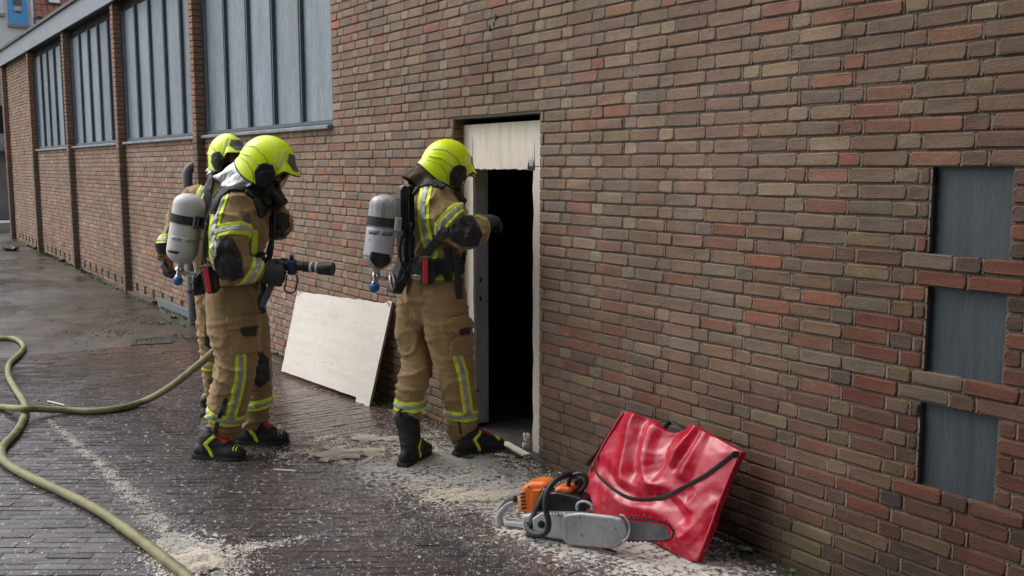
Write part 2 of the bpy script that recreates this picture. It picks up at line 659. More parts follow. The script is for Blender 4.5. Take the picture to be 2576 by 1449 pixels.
M_ROOM = mat('sooty_room', [(0.07, 0.07, 0.07), (0.12, 0.12, 0.12)], scale=3, rough=(0.9, 1.0), world_pos=True, spec=0.1)
M_GARAGE = mat('mauve_door', [(0.16, 0.135, 0.145), (0.21, 0.18, 0.19)], scale=2, rough=(0.5, 0.7), world_pos=True)
M_GREYWALL = mat('grey_wall', [(0.25, 0.24, 0.225), (0.34, 0.33, 0.315)], scale=2, rough=(0.8, .9), world_pos=True, fine=(14, .2))
M_LEAF = mat('weed_leaf', [(0.07, 0.13, 0.03), (0.13, 0.21, 0.05)], scale=30, rough=(0.5, 0.7), world_pos=True)
M_MOSS = mat('moss', [(0.03, 0.042, 0.015), (0.055, 0.075, 0.025)], scale=40, rough=(0.9, 1), world_pos=True)
M_THRESH = mat('dusty_threshold', [(0.03, 0.028, 0.026), (0.075, 0.07, 0.064)], scale=12, rough=(0.85, 1), world_pos=True, bump=0.004)
M_IRON = mat('cast_iron', [(0.025, 0.025, 0.025), (0.06, 0.058, 0.055)], scale=20, rough=(0.4, 0.6), metal=0.3, world_pos=True)

def wet_extra(nt, col, rough, mul):
    L = nt.links
    # damp sheen: strongest in the open alley to the left, drier under the dust by the door
    left = wramp(nt, 1, 2.6, 0.6, 0.0, 1.0)
    far = wramp(nt, 0, -4.2, -6.5, 0.0, 1.0)
    a = math_(nt, 'MAXIMUM', math_(nt, 'MULTIPLY', left, 0.75), far)
    w = math_(nt, 'MULTIPLY', wnoise(nt, 0.55, 0.36, 0.56, (1, 1, 1)), a)
    pud = math_(nt, 'MULTIPLY', wnoise(nt, 0.8, 0.53, 0.60, (1, 1.3, 1)), a)
    w2 = math_(nt, 'ADD', math_(nt, 'MULTIPLY', w, 0.55), math_(nt, 'MULTIPLY', pud, 0.45))
    mix = nt.nodes.new('ShaderNodeMix')
    mix.data_type = 'FLOAT'
    L.new(w2, mix.inputs[0])
    L.new(rough, mix.inputs[2])
    mix.inputs[3].default_value = 0.13
    rust = math_(nt, 'MULTIPLY', wspot(nt, (-9.6, 2.2, 0), (3.0, 1.1, 1.0)), wnoise(nt, 0.9, 0.35, 0.6))
    col = mul(col, (0.085, 0.042, 0.027), math_(nt, 'MULTIPLY', rust, 0.75), 'MIX')
    green = math_(nt, 'MULTIPLY', wnoise(nt, 0.8, 0.45, 0.7, (1, 1, 1)), wramp(nt, 0, -5.5, -9.0, 0.0, 1.0))
    col = mul(col, (0.05, 0.052, 0.032), math_(nt, 'MULTIPLY', green, 0.6), 'MIX')
    edge = math_(nt, 'MULTIPLY', wramp(nt, 1, 2.95, 3.2, 0.0, 1.0), wnoise(nt, 2.5, 0.4, 0.6))
    col = mul(col, (0.035, 0.045, 0.018), math_(nt, 'MULTIPLY', edge, 0.7), 'MIX')
    return col, mix.outputs[0]

def dust_extra(nt, col, rough, mul):
    col, rough = wet_extra(nt, col, rough, mul)
    # fine wood dust lying in the pores: clouds by the door and the streak by the hose
    d1 = wspot(nt, (-4.65, 2.72, 0), (1.0, 0.62, 1.0))
    d2 = wspot(nt, (-3.4, 2.85, 0), (1.5, 0.62, 1.0))
    d3 = wspot(nt, (-4.25, 1.22, 0), (0.42, 0.26, 1.0))
    dd = math_(nt, 'MAXIMUM', math_(nt, 'MAXIMUM', d1, d2), d3)
    nz_ = wnoise(nt, 34, 0.0, 1.0, (1, 1, 1), 12)
    big_ = wnoise(nt, 4.0, 0.25, 0.75)
    lvl = math_(nt, 'ADD', nz_, math_(nt, 'MULTIPLY', dd, 0.19))
    lvl = math_(nt, 'ADD', lvl, math_(nt, 'MULTIPLY', math_(nt, 'SUBTRACT', big_, 0.5), math_(nt, 'ADD', math_(nt, 'MULTIPLY', dd, 0.22), 0.06)))
    rr = nt.nodes.new('ShaderNodeMapRange')
    rr.inputs['From Min'].default_value = 0.60
    rr.inputs['From Max'].default_value = 0.68
    nt.links.new(lvl, rr.inputs['Value'])
    f = math_(nt, 'MULTIPLY', rr.outputs[0], wramp(nt, 0, -9.0, -6.5, 0.1, 1.0))
    col = mul(col, (0.60, 0.575, 0.535), math_(nt, 'MULTIPLY', f, 0.95), 'MIX')
    dd = f
    mix = nt.nodes.new('ShaderNodeMix')
    mix.data_type = 'FLOAT'
    nt.links.new(dd, mix.inputs[0])
    nt.links.new(rough, mix.inputs[2])
    mix.inputs[3].default_value = 0.62
    return col, mix.outputs[0]

M_PAVER = mat('clinker_paver', [(0.8, 0.8, 0.8), (1, 1, 1), (1.2, 1.18, 1.15)], scale=16, rough=(0.20, 0.40), attr=True, world_pos=True, bump=0.0012, bscale=110,
              fine=(130, .25), spec=0.5, extra=dust_extra)
M_GROUND = mat('alley_ground', [(0.042, 0.036, 0.034), (0.066, 0.056, 0.052), (0.088, 0.076, 0.072)], scale=3.0, rough=(0.35, 0.6), world_pos=True,
               bump=0.004, bscale=60, fine=(60, .3), spec=0.5, extra=dust_extra)

# ------------------------------------------------------------------ ground
WY = 3.27          # face of the brick wall
mb = MB()
xs = [25, 5, 0, -3, -6, -9, -11, -13, -15, -17, -19, -21, -23, -26, -30, -40, -60, -120]
ys = [-60, -20, -8, -4, -2, 0, 1, 2, 3, 3.6, 6, 12, 40]
vs = [(x, y, gz(x) - (0.0024 if x > -9.8 else 0.0)) for x in xs for y in ys]
ny = len(ys)
fs = [(i * ny + j, i * ny + j + 1, (i + 1) * ny + j + 1, (i + 1) * ny + j) for i in range(len(xs) - 1) for j in range(ny - 1)]
mb.add(vs, fs)
ground = mb.build('ground', M_GROUND, smooth=True)
tag(ground, kind='structure')
ground['label'] = 'dark damp clinker paving of the alley'

# pavers: street courses, a straight strip along the wall, and a border row against it
PCOL = [(0.054, 0.045, 0.050), (0.058, 0.047, 0.051), (0.050, 0.044, 0.050), (0.063, 0.048, 0.049), (0.053, 0.047, 0.052), (0.057, 0.044, 0.047)]
NEARCOL = [(0.105, 0.062, 0.058), (0.12, 0.075, 0.068), (0.095, 0.07, 0.068), (0.085, 0.07, 0.07)]
pavers = []        # centre, long dir, length, width, colour
def paver_ok(c):
    return -9.7 < c[0] < 1.0 and -2.5 < c[1] < 3.24
ang = math.radians(56)
u = np.array([math.cos(ang), math.sin(ang)])
v = np.array([-u[1], u[0]])
PL, PW, JT = 0.200, 0.058, 0.0026
def strip_limit(x):
    return 2.36 + 0.02 * math.sin(x * 2.1)
o2 = np.array([-4.5, 1.0])
for r in range(-140, 140):
    for c in range(-45, 46):
        q = o2 + u * ((c + 0.5 * (r % 2) + 0.06 * math.sin(r * 3.7)) * (PL + 0.0008)) + v * (r * (PW + JT))
        if paver_ok(q) and q[1] < strip_limit(q[0]) - 0.02:
            pavers.append((q, u, PL, PW, random.choice(PCOL)))
uy = np.array([0.0, 1.0])
for r in range(-60, 140):
    x = 0.6 - r * (0.068 + JT)
    for c in range(0, 6):
        y = 2.36 + (c + 0.5 * (r % 2)) * (PL + JT) + 0.05
        L_ = PL
        y0, y1 = y - PL / 2, y + PL / 2
        y1 = min(y1, 3.12)
        if y1 - y0 > 0.06 and paver_ok((x, 0)):
            pavers.append((np.array([x, (y0 + y1) / 2]), uy, y1 - y0, 0.068, random.choice(NEARCOL)))
ux = np.array([-1.0, 0.0])
for c in range(0, 50):
    q = np.array([0.6 - c * 0.212, 3.185])
    if paver_ok(q):
        pavers.append((q, ux, 0.206, 0.10, random.choice(NEARCOL)))

def paver_geo(mb, P):
    q, d, L_, W_, colr = P
    n = np.array([-d[1], d[0]])
    z0 = random.gauss(0, 0.0009)
    tx, ty = random.gauss(0, 0.005), random.gauss(0, 0.009)
    rot = random.gauss(0, 0.010)
    d2 = d * math.cos(rot) + n * math.sin(rot)
    n2 = np.array([-d2[1], d2[0]])
    a, b = L_ / 2, W_ / 2
    e = 0.0035
    def pt(s, t, z):
        p = q + d2 * s + n2 * t
        return (p[0], p[1], z + z0 + tx * s + ty * t if z > -0.01 else z)
    j = lambda: random.uniform(-0.0015, 0.0015)
    e2 = 0.0018
    top = [pt(-a + e2, -b + e, j()), pt(a - e2, -b + e, j()), pt(a - e2, b - e, j()), pt(-a + e2, b - e, j())]
    mid = [pt(-a + j(), -b + j(), -0.005), pt(a + j(), -b + j(), -0.005), pt(a + j(), b + j(), -0.005), pt(-a + j(), b + j(), -0.005)]
    low = [pt(-a, -b, -0.03), pt(a, -b, -0.03), pt(a, b, -0.03), pt(-a, b, -0.03)]
    fs = [(0, 1, 2, 3)]
    for k in range(4):
        k2 = (k + 1) % 4
        fs.append((4 + k, 4 + k2, k2, k))
        fs.append((8 + k, 8 + k2, 4 + k2, 4 + k))
    kf = random.uniform(0.90, 1.11)
    mb.add(top + mid + low, fs, tuple(c * kf for c in colr))

def in_frame(p):
    D = np.asarray(p, float) - CAM
    w = D @ FV
    if w < 0.3:
        return None
    x = CX + FPX * (D @ RV) / w
    y = CY - FPX * (D @ UV_) / w
    return (x, y, w) if -40 < x < 2616 and -40 < y < 1489 else None

rank = []
for i, P in enumerate(pavers):
    r_ = in_frame((P[0][0], P[0][1], 0))
    if r_:
        rank.append((r_[2], i))
rank.sort()
near = set(i for _, i in rank[:296])
rest = MB()
for i, P in enumerate(pavers):
    if i in near:
        m1 = MB()
        paver_geo(m1, P)
        m1.build('paver', M_PAVER, ground)
    else:
        paver_geo(rest, P)
pv = rest.build('paving', M_PAVER, ground)
tag(pv, kind='stuff')

# ------------------------------------------------------------------ brick building
CP = 0.0618                    # course pitch
ZT = 1.701                     # a bed line: top of the upper hatch
BH = 0.0530
PER = 0.512
XH = -4.2075                   # centre of a header in the course below ZT
DOOR = (-5.385, -4.451, -0.3, ZT + 5 * CP - 0.010)
HATCH = [(-2.066, -1.768, ZT - 5 * CP - 0.010, ZT - 0.0), (-2.062, -1.766, ZT - 12 * CP - 0.010, ZT - 7 * CP), (-2.066, -1.768, ZT - 19 * CP - .010, ZT - 14 * CP)]
ZSILL = ZT + 5 * CP - 0.012
BAYS = [(-10.385, -7.19), (-13.75, -10.52), (-17.08, -13.89), (-20.43, -17.22)]
ZHEAD = 3.72
HOLES = [DOOR] + HATCH + [(a, b, ZSILL, 3.95) for a, b in BAYS]

BC = {'brown': [(0.205, 0.145, 0.103), (0.185, 0.131, 0.094), (0.215, 0.155, 0.110), (0.195, 0.144, 0.104), (0.175, 0.122, 0.089)],
      'red': [(0.225, 0.118, 0.082), (0.215, 0.124, 0.088), (0.250, 0.112, 0.074)],
      'grey': [(0.190, 0.153, 0.120), (0.172, 0.136, 0.108), (0.200, 0.166, 0.130)],
      'buff': [(0.255, 0.200, 0.138), (0.232, 0.184, 0.128), (0.270, 0.216, 0.155)]}
WARM_SHADED = {'brown': [(0.078, 0.043, 0.029), (0.087, 0.048, 0.031), (0.072, 0.042, 0.031), (0.080, 0.040, 0.028)],  # redder bricks, also darkened for the dimmer light at the right end
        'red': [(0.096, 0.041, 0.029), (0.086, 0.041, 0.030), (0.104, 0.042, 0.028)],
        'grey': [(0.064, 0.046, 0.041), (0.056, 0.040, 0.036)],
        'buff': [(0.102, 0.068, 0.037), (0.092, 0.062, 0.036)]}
def brick_colour(head, x, z):
    t = noise.noise(Vector((x * 0.55, z * 0.8, 3.1)))
    r = random.random()
    redp = 0.11 + 0.24 * max(0, -t) + (0.14 if (-3.4 < x < -1.2 and z < 1.6) else 0) + (0.10 if x < -7 else 0)
    warm = min(1.0, max(0.0, (x + 4.0 + 0.5 * noise.noise(Vector((x, z * 1.5, 8))) + (0.7 - z) * 0.5) / 2.0))  # share of the redder, shade-darkened set, growing to the right and down
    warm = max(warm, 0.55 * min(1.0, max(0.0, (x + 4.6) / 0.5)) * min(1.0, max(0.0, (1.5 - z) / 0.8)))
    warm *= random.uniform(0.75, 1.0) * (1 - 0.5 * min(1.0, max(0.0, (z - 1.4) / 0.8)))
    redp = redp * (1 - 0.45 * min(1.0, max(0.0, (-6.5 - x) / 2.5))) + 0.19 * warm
    st_ = random.getstate()
    ca = brick_pick(head, r, redp, BC)
    random.setstate(st_)
    cb = brick_pick(head, r, redp, WARM_SHADED)
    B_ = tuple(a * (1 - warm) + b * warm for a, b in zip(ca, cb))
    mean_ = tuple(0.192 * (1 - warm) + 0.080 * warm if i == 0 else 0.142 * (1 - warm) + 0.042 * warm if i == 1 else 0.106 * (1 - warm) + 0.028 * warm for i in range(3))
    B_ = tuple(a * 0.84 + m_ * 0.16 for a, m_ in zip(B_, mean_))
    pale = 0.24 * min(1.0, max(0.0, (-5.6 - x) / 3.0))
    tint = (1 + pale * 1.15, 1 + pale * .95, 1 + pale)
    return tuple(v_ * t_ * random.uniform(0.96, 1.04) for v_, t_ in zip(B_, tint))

def brick_pick(head, r, redp, BC):
    if head:
        c = random.choice(BC['buff'] if r < 0.52 else BC['grey'] if r < 0.78 else BC['brown'] if r < 0.93 else BC['red'])
    else:
        c = random.choice(BC['red'] if r < redp else BC['grey'] if r < redp + 0.2 else BC['buff'] if r < redp + 0.24 else BC['brown'])
    k = random.uniform(0.88, 1.12)
    return tuple(v_ * k for v_ in c)

def brick_shape(L_, H_=BH, D_=0.026):
    """front-rounded brick seen from -Y, origin in the middle of its face"""
    a, b = L_ / 2, H_ / 2
    j = lambda s=0.0022: random.uniform(-s, s)
    e = 0.0042
    c_ = min(0.009, a * .4)
    oct_ = [(-a + c_, -b), (a - c_, -b), (a, -b + c_), (a, b - c_), (a - c_, b), (-a + c_, b), (-a, b - c_), (-a, -b + c_)]
    jj = [(j(), j()) for _ in oct_]
    out = [(x + dx, z + dz) for (x, z), (dx, dz) in zip(oct_, jj)]
    front = [(x - math.copysign(e, x), j(.0012), z - math.copysign(e, z)) for x, z in out]
    ring = [(x, 0.0040, z) for x, z in out]
    back = [(x, D_, z) for x, z in out]
    v_ = front + ring + back
    fs = [tuple(range(8))]
    for k in range(8):
        k2 = (k + 1) % 8
        fs.append((8 + k, 8 + k2, k2, k))
        fs.append((16 + k, 16 + k2, 8 + k2, 8 + k))
    return v_, fs

bricks = []      # x centre, z centre, length, header?
headjoints = []
def course_spans(k):
    """bricks of course k (k = 0 is the course just below ZT)"""
    off = 0.0 if k % 2 == 0 else PER / 2
    out = []
    n0 = int((-25 - XH) / PER) - 2
    for i in range(n0, int((2 - XH) / PER) + 3):
        c = XH + off + i * PER + 0.004 * math.sin(k * 12.9 + i)
        h = 0.0515
        s = (PER - 2 * h) / 2
        out.append((c - h, c + h, True))
        out.append((c + h, c + h + s, False))
        out.append((c + h + s, c + h + 2 * s, False))
    return out
def cut(spans, z, x0, x1):
    for a, b, hd in spans:
        a, b = max(a, x0), min(b, x1)
        if b - a < 0.02:
            continue
        pieces = [(a, b)]
        for h in HOLES:
            if h[2] < z < h[3]:
                nxt = []
                for p, q in pieces:
                    if h[1] <= p or h[0] >= q:
                        nxt.append((p, q))
                    else:
                        if p < h[0]: nxt.append((p, h[0]))
                        if q > h[1]: nxt.append((h[1], q))
                pieces = nxt
        for p, q in pieces:
            if q - p > 0.016:
                yield p, q, hd
kmin, kmax = -36, 28
for k in range(kmin, kmax + 1):
    zc = ZT - 0.005 - CP * k - BH / 2 - 0.0015
    if zc < -0.1:
        continue
    for p, q, hd in cut(course_spans(k), zc, -23.9, 1.4):
        # lintel courses over the openings are plain stretchers
        bricks.append(((p + q) / 2 + 0.0, zc, q - p - 0.007, hd))
        if q - p > 0.04:
            headjoints.append((q, zc))

building = thing('brick_building', 'long brown brick workshop with high boarded windows and a broken-open door', 'building', (-8, 3.4, 0))
# mortar backing: slabs that fill the wall between the openings, set 16 mm behind the brick faces
wb = MB()
JY = WY + 0.0075
zs = sorted(set([-0.3, 3.95] + [h[2] for h in HOLES] + [h[3] for h in HOLES]))
zs = [z for z in zs if -0.3 <= z <= 3.95]
for z0, z1 in zip(zs[:-1], zs[1:]):
    zm = (z0 + z1) / 2
    segs = [(-23.9, 1.4)]
    for h in HOLES:
        if h[2] < zm < h[3]:
            nxt = []
            for p, q in segs:
                if h[1] <= p or h[0] >= q: nxt.append((p, q))
                else:
                    if p < h[0]: nxt.append((p, h[0]))
                    if q > h[1]: nxt.append((h[1], q))
            segs = nxt
    for p, q in segs:
        bx(wb, p, q, JY, JY + 0.20, z0, z1)
bx(wb, -24.0, -23.9, JY, 12, -0.3, 3.95)
wall = wb.build('wall', M_MORTAR, building)

# which 296 bricks show largest
rank = []
for i, (x, z, L_, hd) in enumerate(bricks):
    r_ = in_frame((x, WY, z))
    if r_:
        vx = abs(np.array([x, WY, z]) - CAM)
        rank.append((r_[2] / max(L_, .05) ** .5, i))
rank.sort()
big = set(i for _, i in rank[:296])
variants = {}
rest = MB()
for i, (x, z, L_, hd) in enumerate(bricks):
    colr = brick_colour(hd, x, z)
    dy = random.gauss(0, 0.0015)
    if any(h[0] - 0.13 < x < h[1] + 0.13 and abs(z - (h[2] - 0.004 - BH / 2)) < 0.03 for h in HATCH):
        dy -= 0.003
    z += 0.0022 * noise.noise(Vector((x * 1.6, z * 9.0, 4.4)))
    if i in big:
        kind = 'h' if L_ < 0.12 else 's'
        key = (round(L_, 2), kind, int((x + 6) / 0.5), int(z / 0.8), random.randrange(6))
        if key not in variants:
            m1 = MB()
            v_, fs = brick_shape(L_)
            m1.add(v_, fs, colr)
            o = m1.build('brick', M_BRICK, wall)
            variants[key] = o.data
        else:
            o = bpy.data.objects.new('brick', variants[key])
            place(o, wall)
        o.location = (x, WY + dy, z + random.gauss(0, 0.0007))
        o.rotation_euler = (random.gauss(0, .012), random.gauss(0, 0.004), random.gauss(0, .006))
    else:
        v_, fs = brick_shape(L_)
        rt = random.gauss(0, 0.004)
        rest.add([(x + p[0], WY + dy + p[1], z + p[2] + rt * p[0]) for p in v_], fs, colr)
bw = rest.build('brickwork', M_BRICK, wall)
tag(bw, kind='stuff')
hj = MB()
for x, z in headjoints:
    w_ = 0.0045
    d_ = WY + 0.0022 + random.uniform(-.001, .002)
    zz = BH / 2 - 0.001
    hj.add([(x - w_, d_, z - zz), (x + w_, d_, z - zz), (x + w_, d_, z + zz), (x - w_, d_, z + zz), (x - w_, JY, z - zz), (x + w_, JY, z - zz), (x + w_, JY, z + zz), (x - w_, JY, z + zz)],
           [(0, 1, 2, 3), (3, 2, 6, 7), (1, 0, 4, 5)])
h_ = hj.build('pointing', M_HEADJ, wall)
tag(h_, kind='stuff')

# pilasters between the window bays and at the far corner (each with its own bricks)
def pilaster(x0, x1, d, ztop):
    m1 = MB()
    bx(m1, x0 + 0.012, x1 - 0.012, WY - d + 0.012, WY + 0.05, -0.3, ztop)
    p = m1.build('pilaster', M_MORTAR, building)
    m2 = MB()
    k = 0
    z = 0.012 + BH / 2
    z = (ZT - 0.005 - CP * kmax - BH / 2) - CP
    while z < ztop - BH / 2:
        if z > -0.06:
            e = 0.003 * random.random()
            c1, c2 = brick_colour(True, x0, z), brick_colour(False, x0, z)
            if random.random() < .55 and z > 1.6:
                c1 = (0.26, 0.145, 0.095)
            box(m2, ((x0 + x1) / 2, WY - d / 2 + 0.02 - e, z), (x1 - x0 - e, d + 0.04, BH), None, tuple(v_ * random.uniform(.9, 1.1) for v_ in ((0.235, 0.140, 0.095) if z > 1.9 + random.gauss(0, .15) else (0.150, 0.118, 0.088))))
        z += CP
    q = m2.build('pilaster_brickwork', M_BRICK, p, bevel=0.004, seg=1)
    tag(q, kind='stuff')
PD = 0.085
for x0, x1 in ((-10.52, -10.385), (-13.89, -13.75), (-17.22, -17.08), (-20.57, -20.43), (-23.9, -23.72)):
    pilaster(x0, x1, PD, 3.84)

# boarded windows high in the bays
FY = WY + 0.03
def window(a, b):
    m1 = MB()
    bx(m1, a, b, FY - 0.012, FY + 0.08, ZSILL + 0.045, ZSILL + 0.075)
    w = m1.build('window', M_BATTEN, building)
    m1 = MB()
    bx(m1, a, b, FY + 0.015, FY + 0.08, ZHEAD, 3.849)
    m1.build('shade_head_board', M_BLACK, w)  # black colour stands in for the shade under the eaves
    m3 = MB()
    m3.add([(a, FY - 0.075, ZSILL), (b, FY - 0.075, ZSILL), (b, FY - 0.075, ZSILL + 0.03), (a, FY - 0.075, ZSILL + 0.03),
            (a, FY + 0.08, ZSILL), (b, FY + 0.08, ZSILL), (b, FY + 0.08, ZSILL + 0.055), (a, FY + 0.08, ZSILL + 0.055)],
           [(0, 1, 2, 3), (3, 2, 6, 7), (1, 5, 6, 2), (4, 0, 3, 7), (4, 5, 1, 0), (5, 4, 7, 6)])
    m3.build('sill', M_SILL, w, bevel=0.006)
    n = 5
    pw = (b - a - 0.06) / n
    for i in range(n):
        x0 = a + 0.03 + i * pw
        m4 = MB()
        dy = random.uniform(-.003, .003)
        bx(m4, x0 + 0.02, x0 + pw - 0.02, FY + 0.02 + dy, FY + 0.045 + dy, ZSILL + 0.075, ZHEAD, (lambda k: (k, k * random.uniform(.97, 1.01), k * random.uniform(.96, 1.03)))(random.uniform(.78, 1.12)))
        m4.build('panel', M_PANEL, w)
    for i in range(n + 1):
        x = a + 0.03 + i * pw
        m5 = MB()
        for dx in ((-0.027, -0.009), (0.009, 0.027)) if 0 < i < n else ((-0.028, 0.0),) if i == 0 else ((0.0, 0.028),):
            bx(m5, x + dx[0], x + dx[1], FY - 0.014, FY + 0.02, ZSILL + 0.075, ZHEAD)
        bx(m5, x - 0.010, x + 0.010, FY - 0.006, FY + 0.02, ZSILL + 0.075, ZHEAD, None, 1)
        m5.build('mullion', [M_BATTEN, M_FASCIA], w)
for a, b in BAYS:
    window(a, b)

# eaves: soffit, fascia, dark roof edge
m1 = MB()
prism(m1, [(-24.4, 3.15, 3.826), (-24.4, 3.15, 4.11), (-24.4, 3.18, 4.11), (-24.4, 3.18, 3.826)], (26.0, 0, 0))
m1.build('fascia', M_FASCIA, building)
m1 = MB()
bx(m1, -24.4, 1.6, 3.18, 3.6, 3.85, 3.90)
m1.build('soffit', M_DARKMETAL, building)
m1 = MB()
prism(m1, [(-24.45, 3.11, 4.11), (-24.45, 3.11, 4.16), (-24.45, 9.0, 4.41), (-24.45, 9.0, 4.21), (-24.45, 3.6, 3.95), (-24.45, 3.19, 4.11)], (26.1, 0, 0))
m1.build('roof', M_DARKMETAL, building)

# grey hatches in the right-hand wall
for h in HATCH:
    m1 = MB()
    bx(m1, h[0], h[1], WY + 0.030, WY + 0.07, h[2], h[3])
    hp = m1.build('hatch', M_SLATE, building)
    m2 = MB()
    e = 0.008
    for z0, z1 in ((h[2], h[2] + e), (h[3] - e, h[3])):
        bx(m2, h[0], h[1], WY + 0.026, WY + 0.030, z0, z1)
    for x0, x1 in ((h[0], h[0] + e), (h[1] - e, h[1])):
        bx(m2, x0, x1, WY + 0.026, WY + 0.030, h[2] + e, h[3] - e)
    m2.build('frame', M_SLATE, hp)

# weep holes: dark ventilation slots low in the left-hand wall
for i in range(36):
    x = -23.2 + i * 0.405
    if any(a - 0.1 < x < b + 0.1 for a, b in ((-10.6, -10.3), (-13.95, -13.7), (-17.3, -17.0), (-20.65, -20.35))) or x > -8.5:
        continue
    zc = ZT - 0.005 - CP * 25.5 + gz(x)
    m1 = MB()
    bx(m1, x - 0.045, x + 0.045, WY - 0.005, WY + 0.02, zc - 0.058, zc + 0.048)
    m1.build('vent_slot', M_BLACK, building)
m1 = MB()
bx(m1, -8.79, -8.70, WY - 0.004, WY + 0.02, 0.075, 0.15)
m1.build('vent_slot', M_BLACK, building)

# a few open holes and a nail in the brickwork above the door
for px, py, s in ((1247, 45, .016), (1232, 70, .014), (1243, 60, .012)):
    p = on_y(px, py, WY)
    m1 = MB()
    ellipsoid(m1, (p[0], WY + 0.003, p[2]), (s * .9, 0.008, s * 1.8), None, 8, 5)
    m1.build('wall_hole', M_BLACK, building, smooth=True)

# dark interior behind the door
m1 = MB()
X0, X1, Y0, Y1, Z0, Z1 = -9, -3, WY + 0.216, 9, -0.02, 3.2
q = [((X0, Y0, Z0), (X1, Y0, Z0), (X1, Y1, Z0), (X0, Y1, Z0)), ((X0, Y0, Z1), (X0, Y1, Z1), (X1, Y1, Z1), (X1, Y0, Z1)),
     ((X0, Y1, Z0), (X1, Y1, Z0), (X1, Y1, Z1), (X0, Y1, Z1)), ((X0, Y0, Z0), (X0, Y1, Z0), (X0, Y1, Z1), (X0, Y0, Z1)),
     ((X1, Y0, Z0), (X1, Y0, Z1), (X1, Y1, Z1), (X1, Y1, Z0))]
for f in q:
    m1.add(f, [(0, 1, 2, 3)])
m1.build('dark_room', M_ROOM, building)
m1 = MB()
bx(m1, DOOR[0], DOOR[1], JY, WY + 0.5, -0.3, 0.012)
m1.build('threshold', M_THRESH, building, bevel=0.008)
# brick reveals of the doorway
m1 = MB()
for k in range(0, 34):
    z = ZT + 5 * CP - 0.012 - CP * k - BH / 2
    if z < 0.03: break
    c_ = tuple(v_ * .75 for v_ in random.choice(BC['brown']))
    box(m1, (DOOR[0] + 0.001, WY + 0.06, z), (0.02, 0.10, BH), None, c_)
    box(m1, (DOOR[1] - 0.001, WY + 0.06, z), (0.02, 0.10, BH), None, c_)
rv = m1.build('reveal', M_BRICK, building)
tag(rv, kind='stuff')
m1 = MB()
bx(m1, DOOR[0], DOOR[1], WY + 0.012, WY + 0.20, DOOR[3] - 0.002, DOOR[3] + 0.012)
m1.build('lintel', M_DARKMETAL, building)

# inner door frame / open leaf seen behind the plywood
p0 = on_y(1192, 700, WY + 0.085)
pa, pb = on_y(1190, 800, WY + 0.10), on_y(1229, 800, WY + 0.10)
door = thing('door', 'pale grey door leaf standing open inside the dark doorway', 'door', (pa[0], WY + .1, 0.02))
m1 = MB()
xh = on_y(1192, 800, WY + 0.10)[0]
ye = 3.70
for _ in range(30):      # depth at which the leaf's far edge meets that line of sight
    ye += (1229 - to_px(np.array([[xh + 0.02, ye, 1.0]]))[0][0]) / 400
bx(m1, xh - 0.02, xh + 0.02, WY + 0.105, ye, 0.03, 1.74)
m1.build('leaf', M_WHITEP, door, bevel=0.004)
m1 = MB()
for z in (0.98, 0.86):
    bx(m1, xh + 0.02, xh + 0.024, WY + 0.13, WY + 0.145, z - .018, z + .012)
m1.build('lock', M_DARKMETAL, door)

# downpipe with a bend into the wall, standing on a low plinth
dp = thing('downpipe', 'dark grey drainpipe bent into the wall behind the two left firefighters', 'drainpipe', (-11.12, 3.2, 0))
PX = on_ground(483, 800)[0]
XP = on_y(478, 600, 3.15)[0]
m1 = MB()
zt = on_y(480, 425, 3.20)[2]
zt += 0.07
tube(m1, [(XP, 3.15, 0), (XP, 3.15, 0.6), (XP, 3.15, 1.2), (XP, 3.15, zt - .14)] + [(XP, 3.15 + 0.11 * (1 - math.cos(a)), zt - .14 + 0.11 * math.sin(a)) for a in np.linspace(0.2, math.pi / 2, 7)] + [(XP, 3.32, zt - .03)], 0.052, 16)
m1.build('pipe', M_PIPE, dp, smooth=True, angle=50)
for z in (0.35, 1.15):
    m1 = MB()
    lathe(m1, (XP, 3.15, z), ZV, [(0, .054), (0, .062), (.03, .062), (.03, .054)], 16)
    m1.build('bracket', M_DARKMETAL, dp, smooth=True, angle=40)
pl = MB()
bx(pl, -12.35, XP - 0.07, WY - 0.045, WY, -0.02, 0.105)
tag(pl.build('plinth_board', M_PIPE, None, bevel=0.006), 'low dark grey board along the wall foot left of the drainpipe', 'board')
kb = MB()
bx(kb, -18, -12.5, WY - 0.07, WY, -0.05, 0.045)
o = kb.build('kerb', M_MORTAR, None, bevel=0.01)
tag(o, kind='structure')

# ------------------------------------------------------------------ houses beyond the end of the alley
XB = -46.0
def far(px, py, x=XB):
    d = (px - CX) * RV + (CY - py) * UV_ + FPX * FV
    return CAM + d * ((x - CAM[0]) / d[0])
house = thing('rendered_house', 'pale rendered house with a blue window beyond the workshop roof', 'house', (XB, 6, 0))
m1 = MB()
ye = far(92, 50)[1]
bx(m1, XB - 6, XB, -6, ye, 0.4, 14)
m1.build('wall', M_RENDER, house)
def far_window(x0, y0, x1, y1, frame_mat, par, xx, fw=0.14, cross=None):
    A, B = far(x0, y0, xx), far(x1, y1, xx)
    ya, yb, za, zb = A[1], B[1], B[2], A[2]
    m1 = MB()
    bx(m1, xx + 0.02, xx + 0.12, ya, ya + fw, za, zb)
    bx(m1, xx + 0.02, xx + 0.12, yb - fw, yb, za, zb)
    bx(m1, xx + 0.02, xx + 0.12, ya + fw, yb - fw, za, za + (cross or fw))
    bx(m1, xx + 0.02, xx + 0.12, ya + fw, yb - fw, zb - fw, zb)
    w = m1.build('window', frame_mat, par)
    m2 = MB()
    bx(m2, xx + 0.02, xx + 0.06, ya + fw, yb - fw, za + fw, zb - fw)
    m2.build('pane', M_GLASS, w)
    m3 = MB()
    bx(m3, xx + 0.02, xx + 0.2, ya - .05, yb + .05, za - .12, za - .002)
    m3.build('sill', M_GREYWALL, w)
    return w, (ya, yb, za, zb)
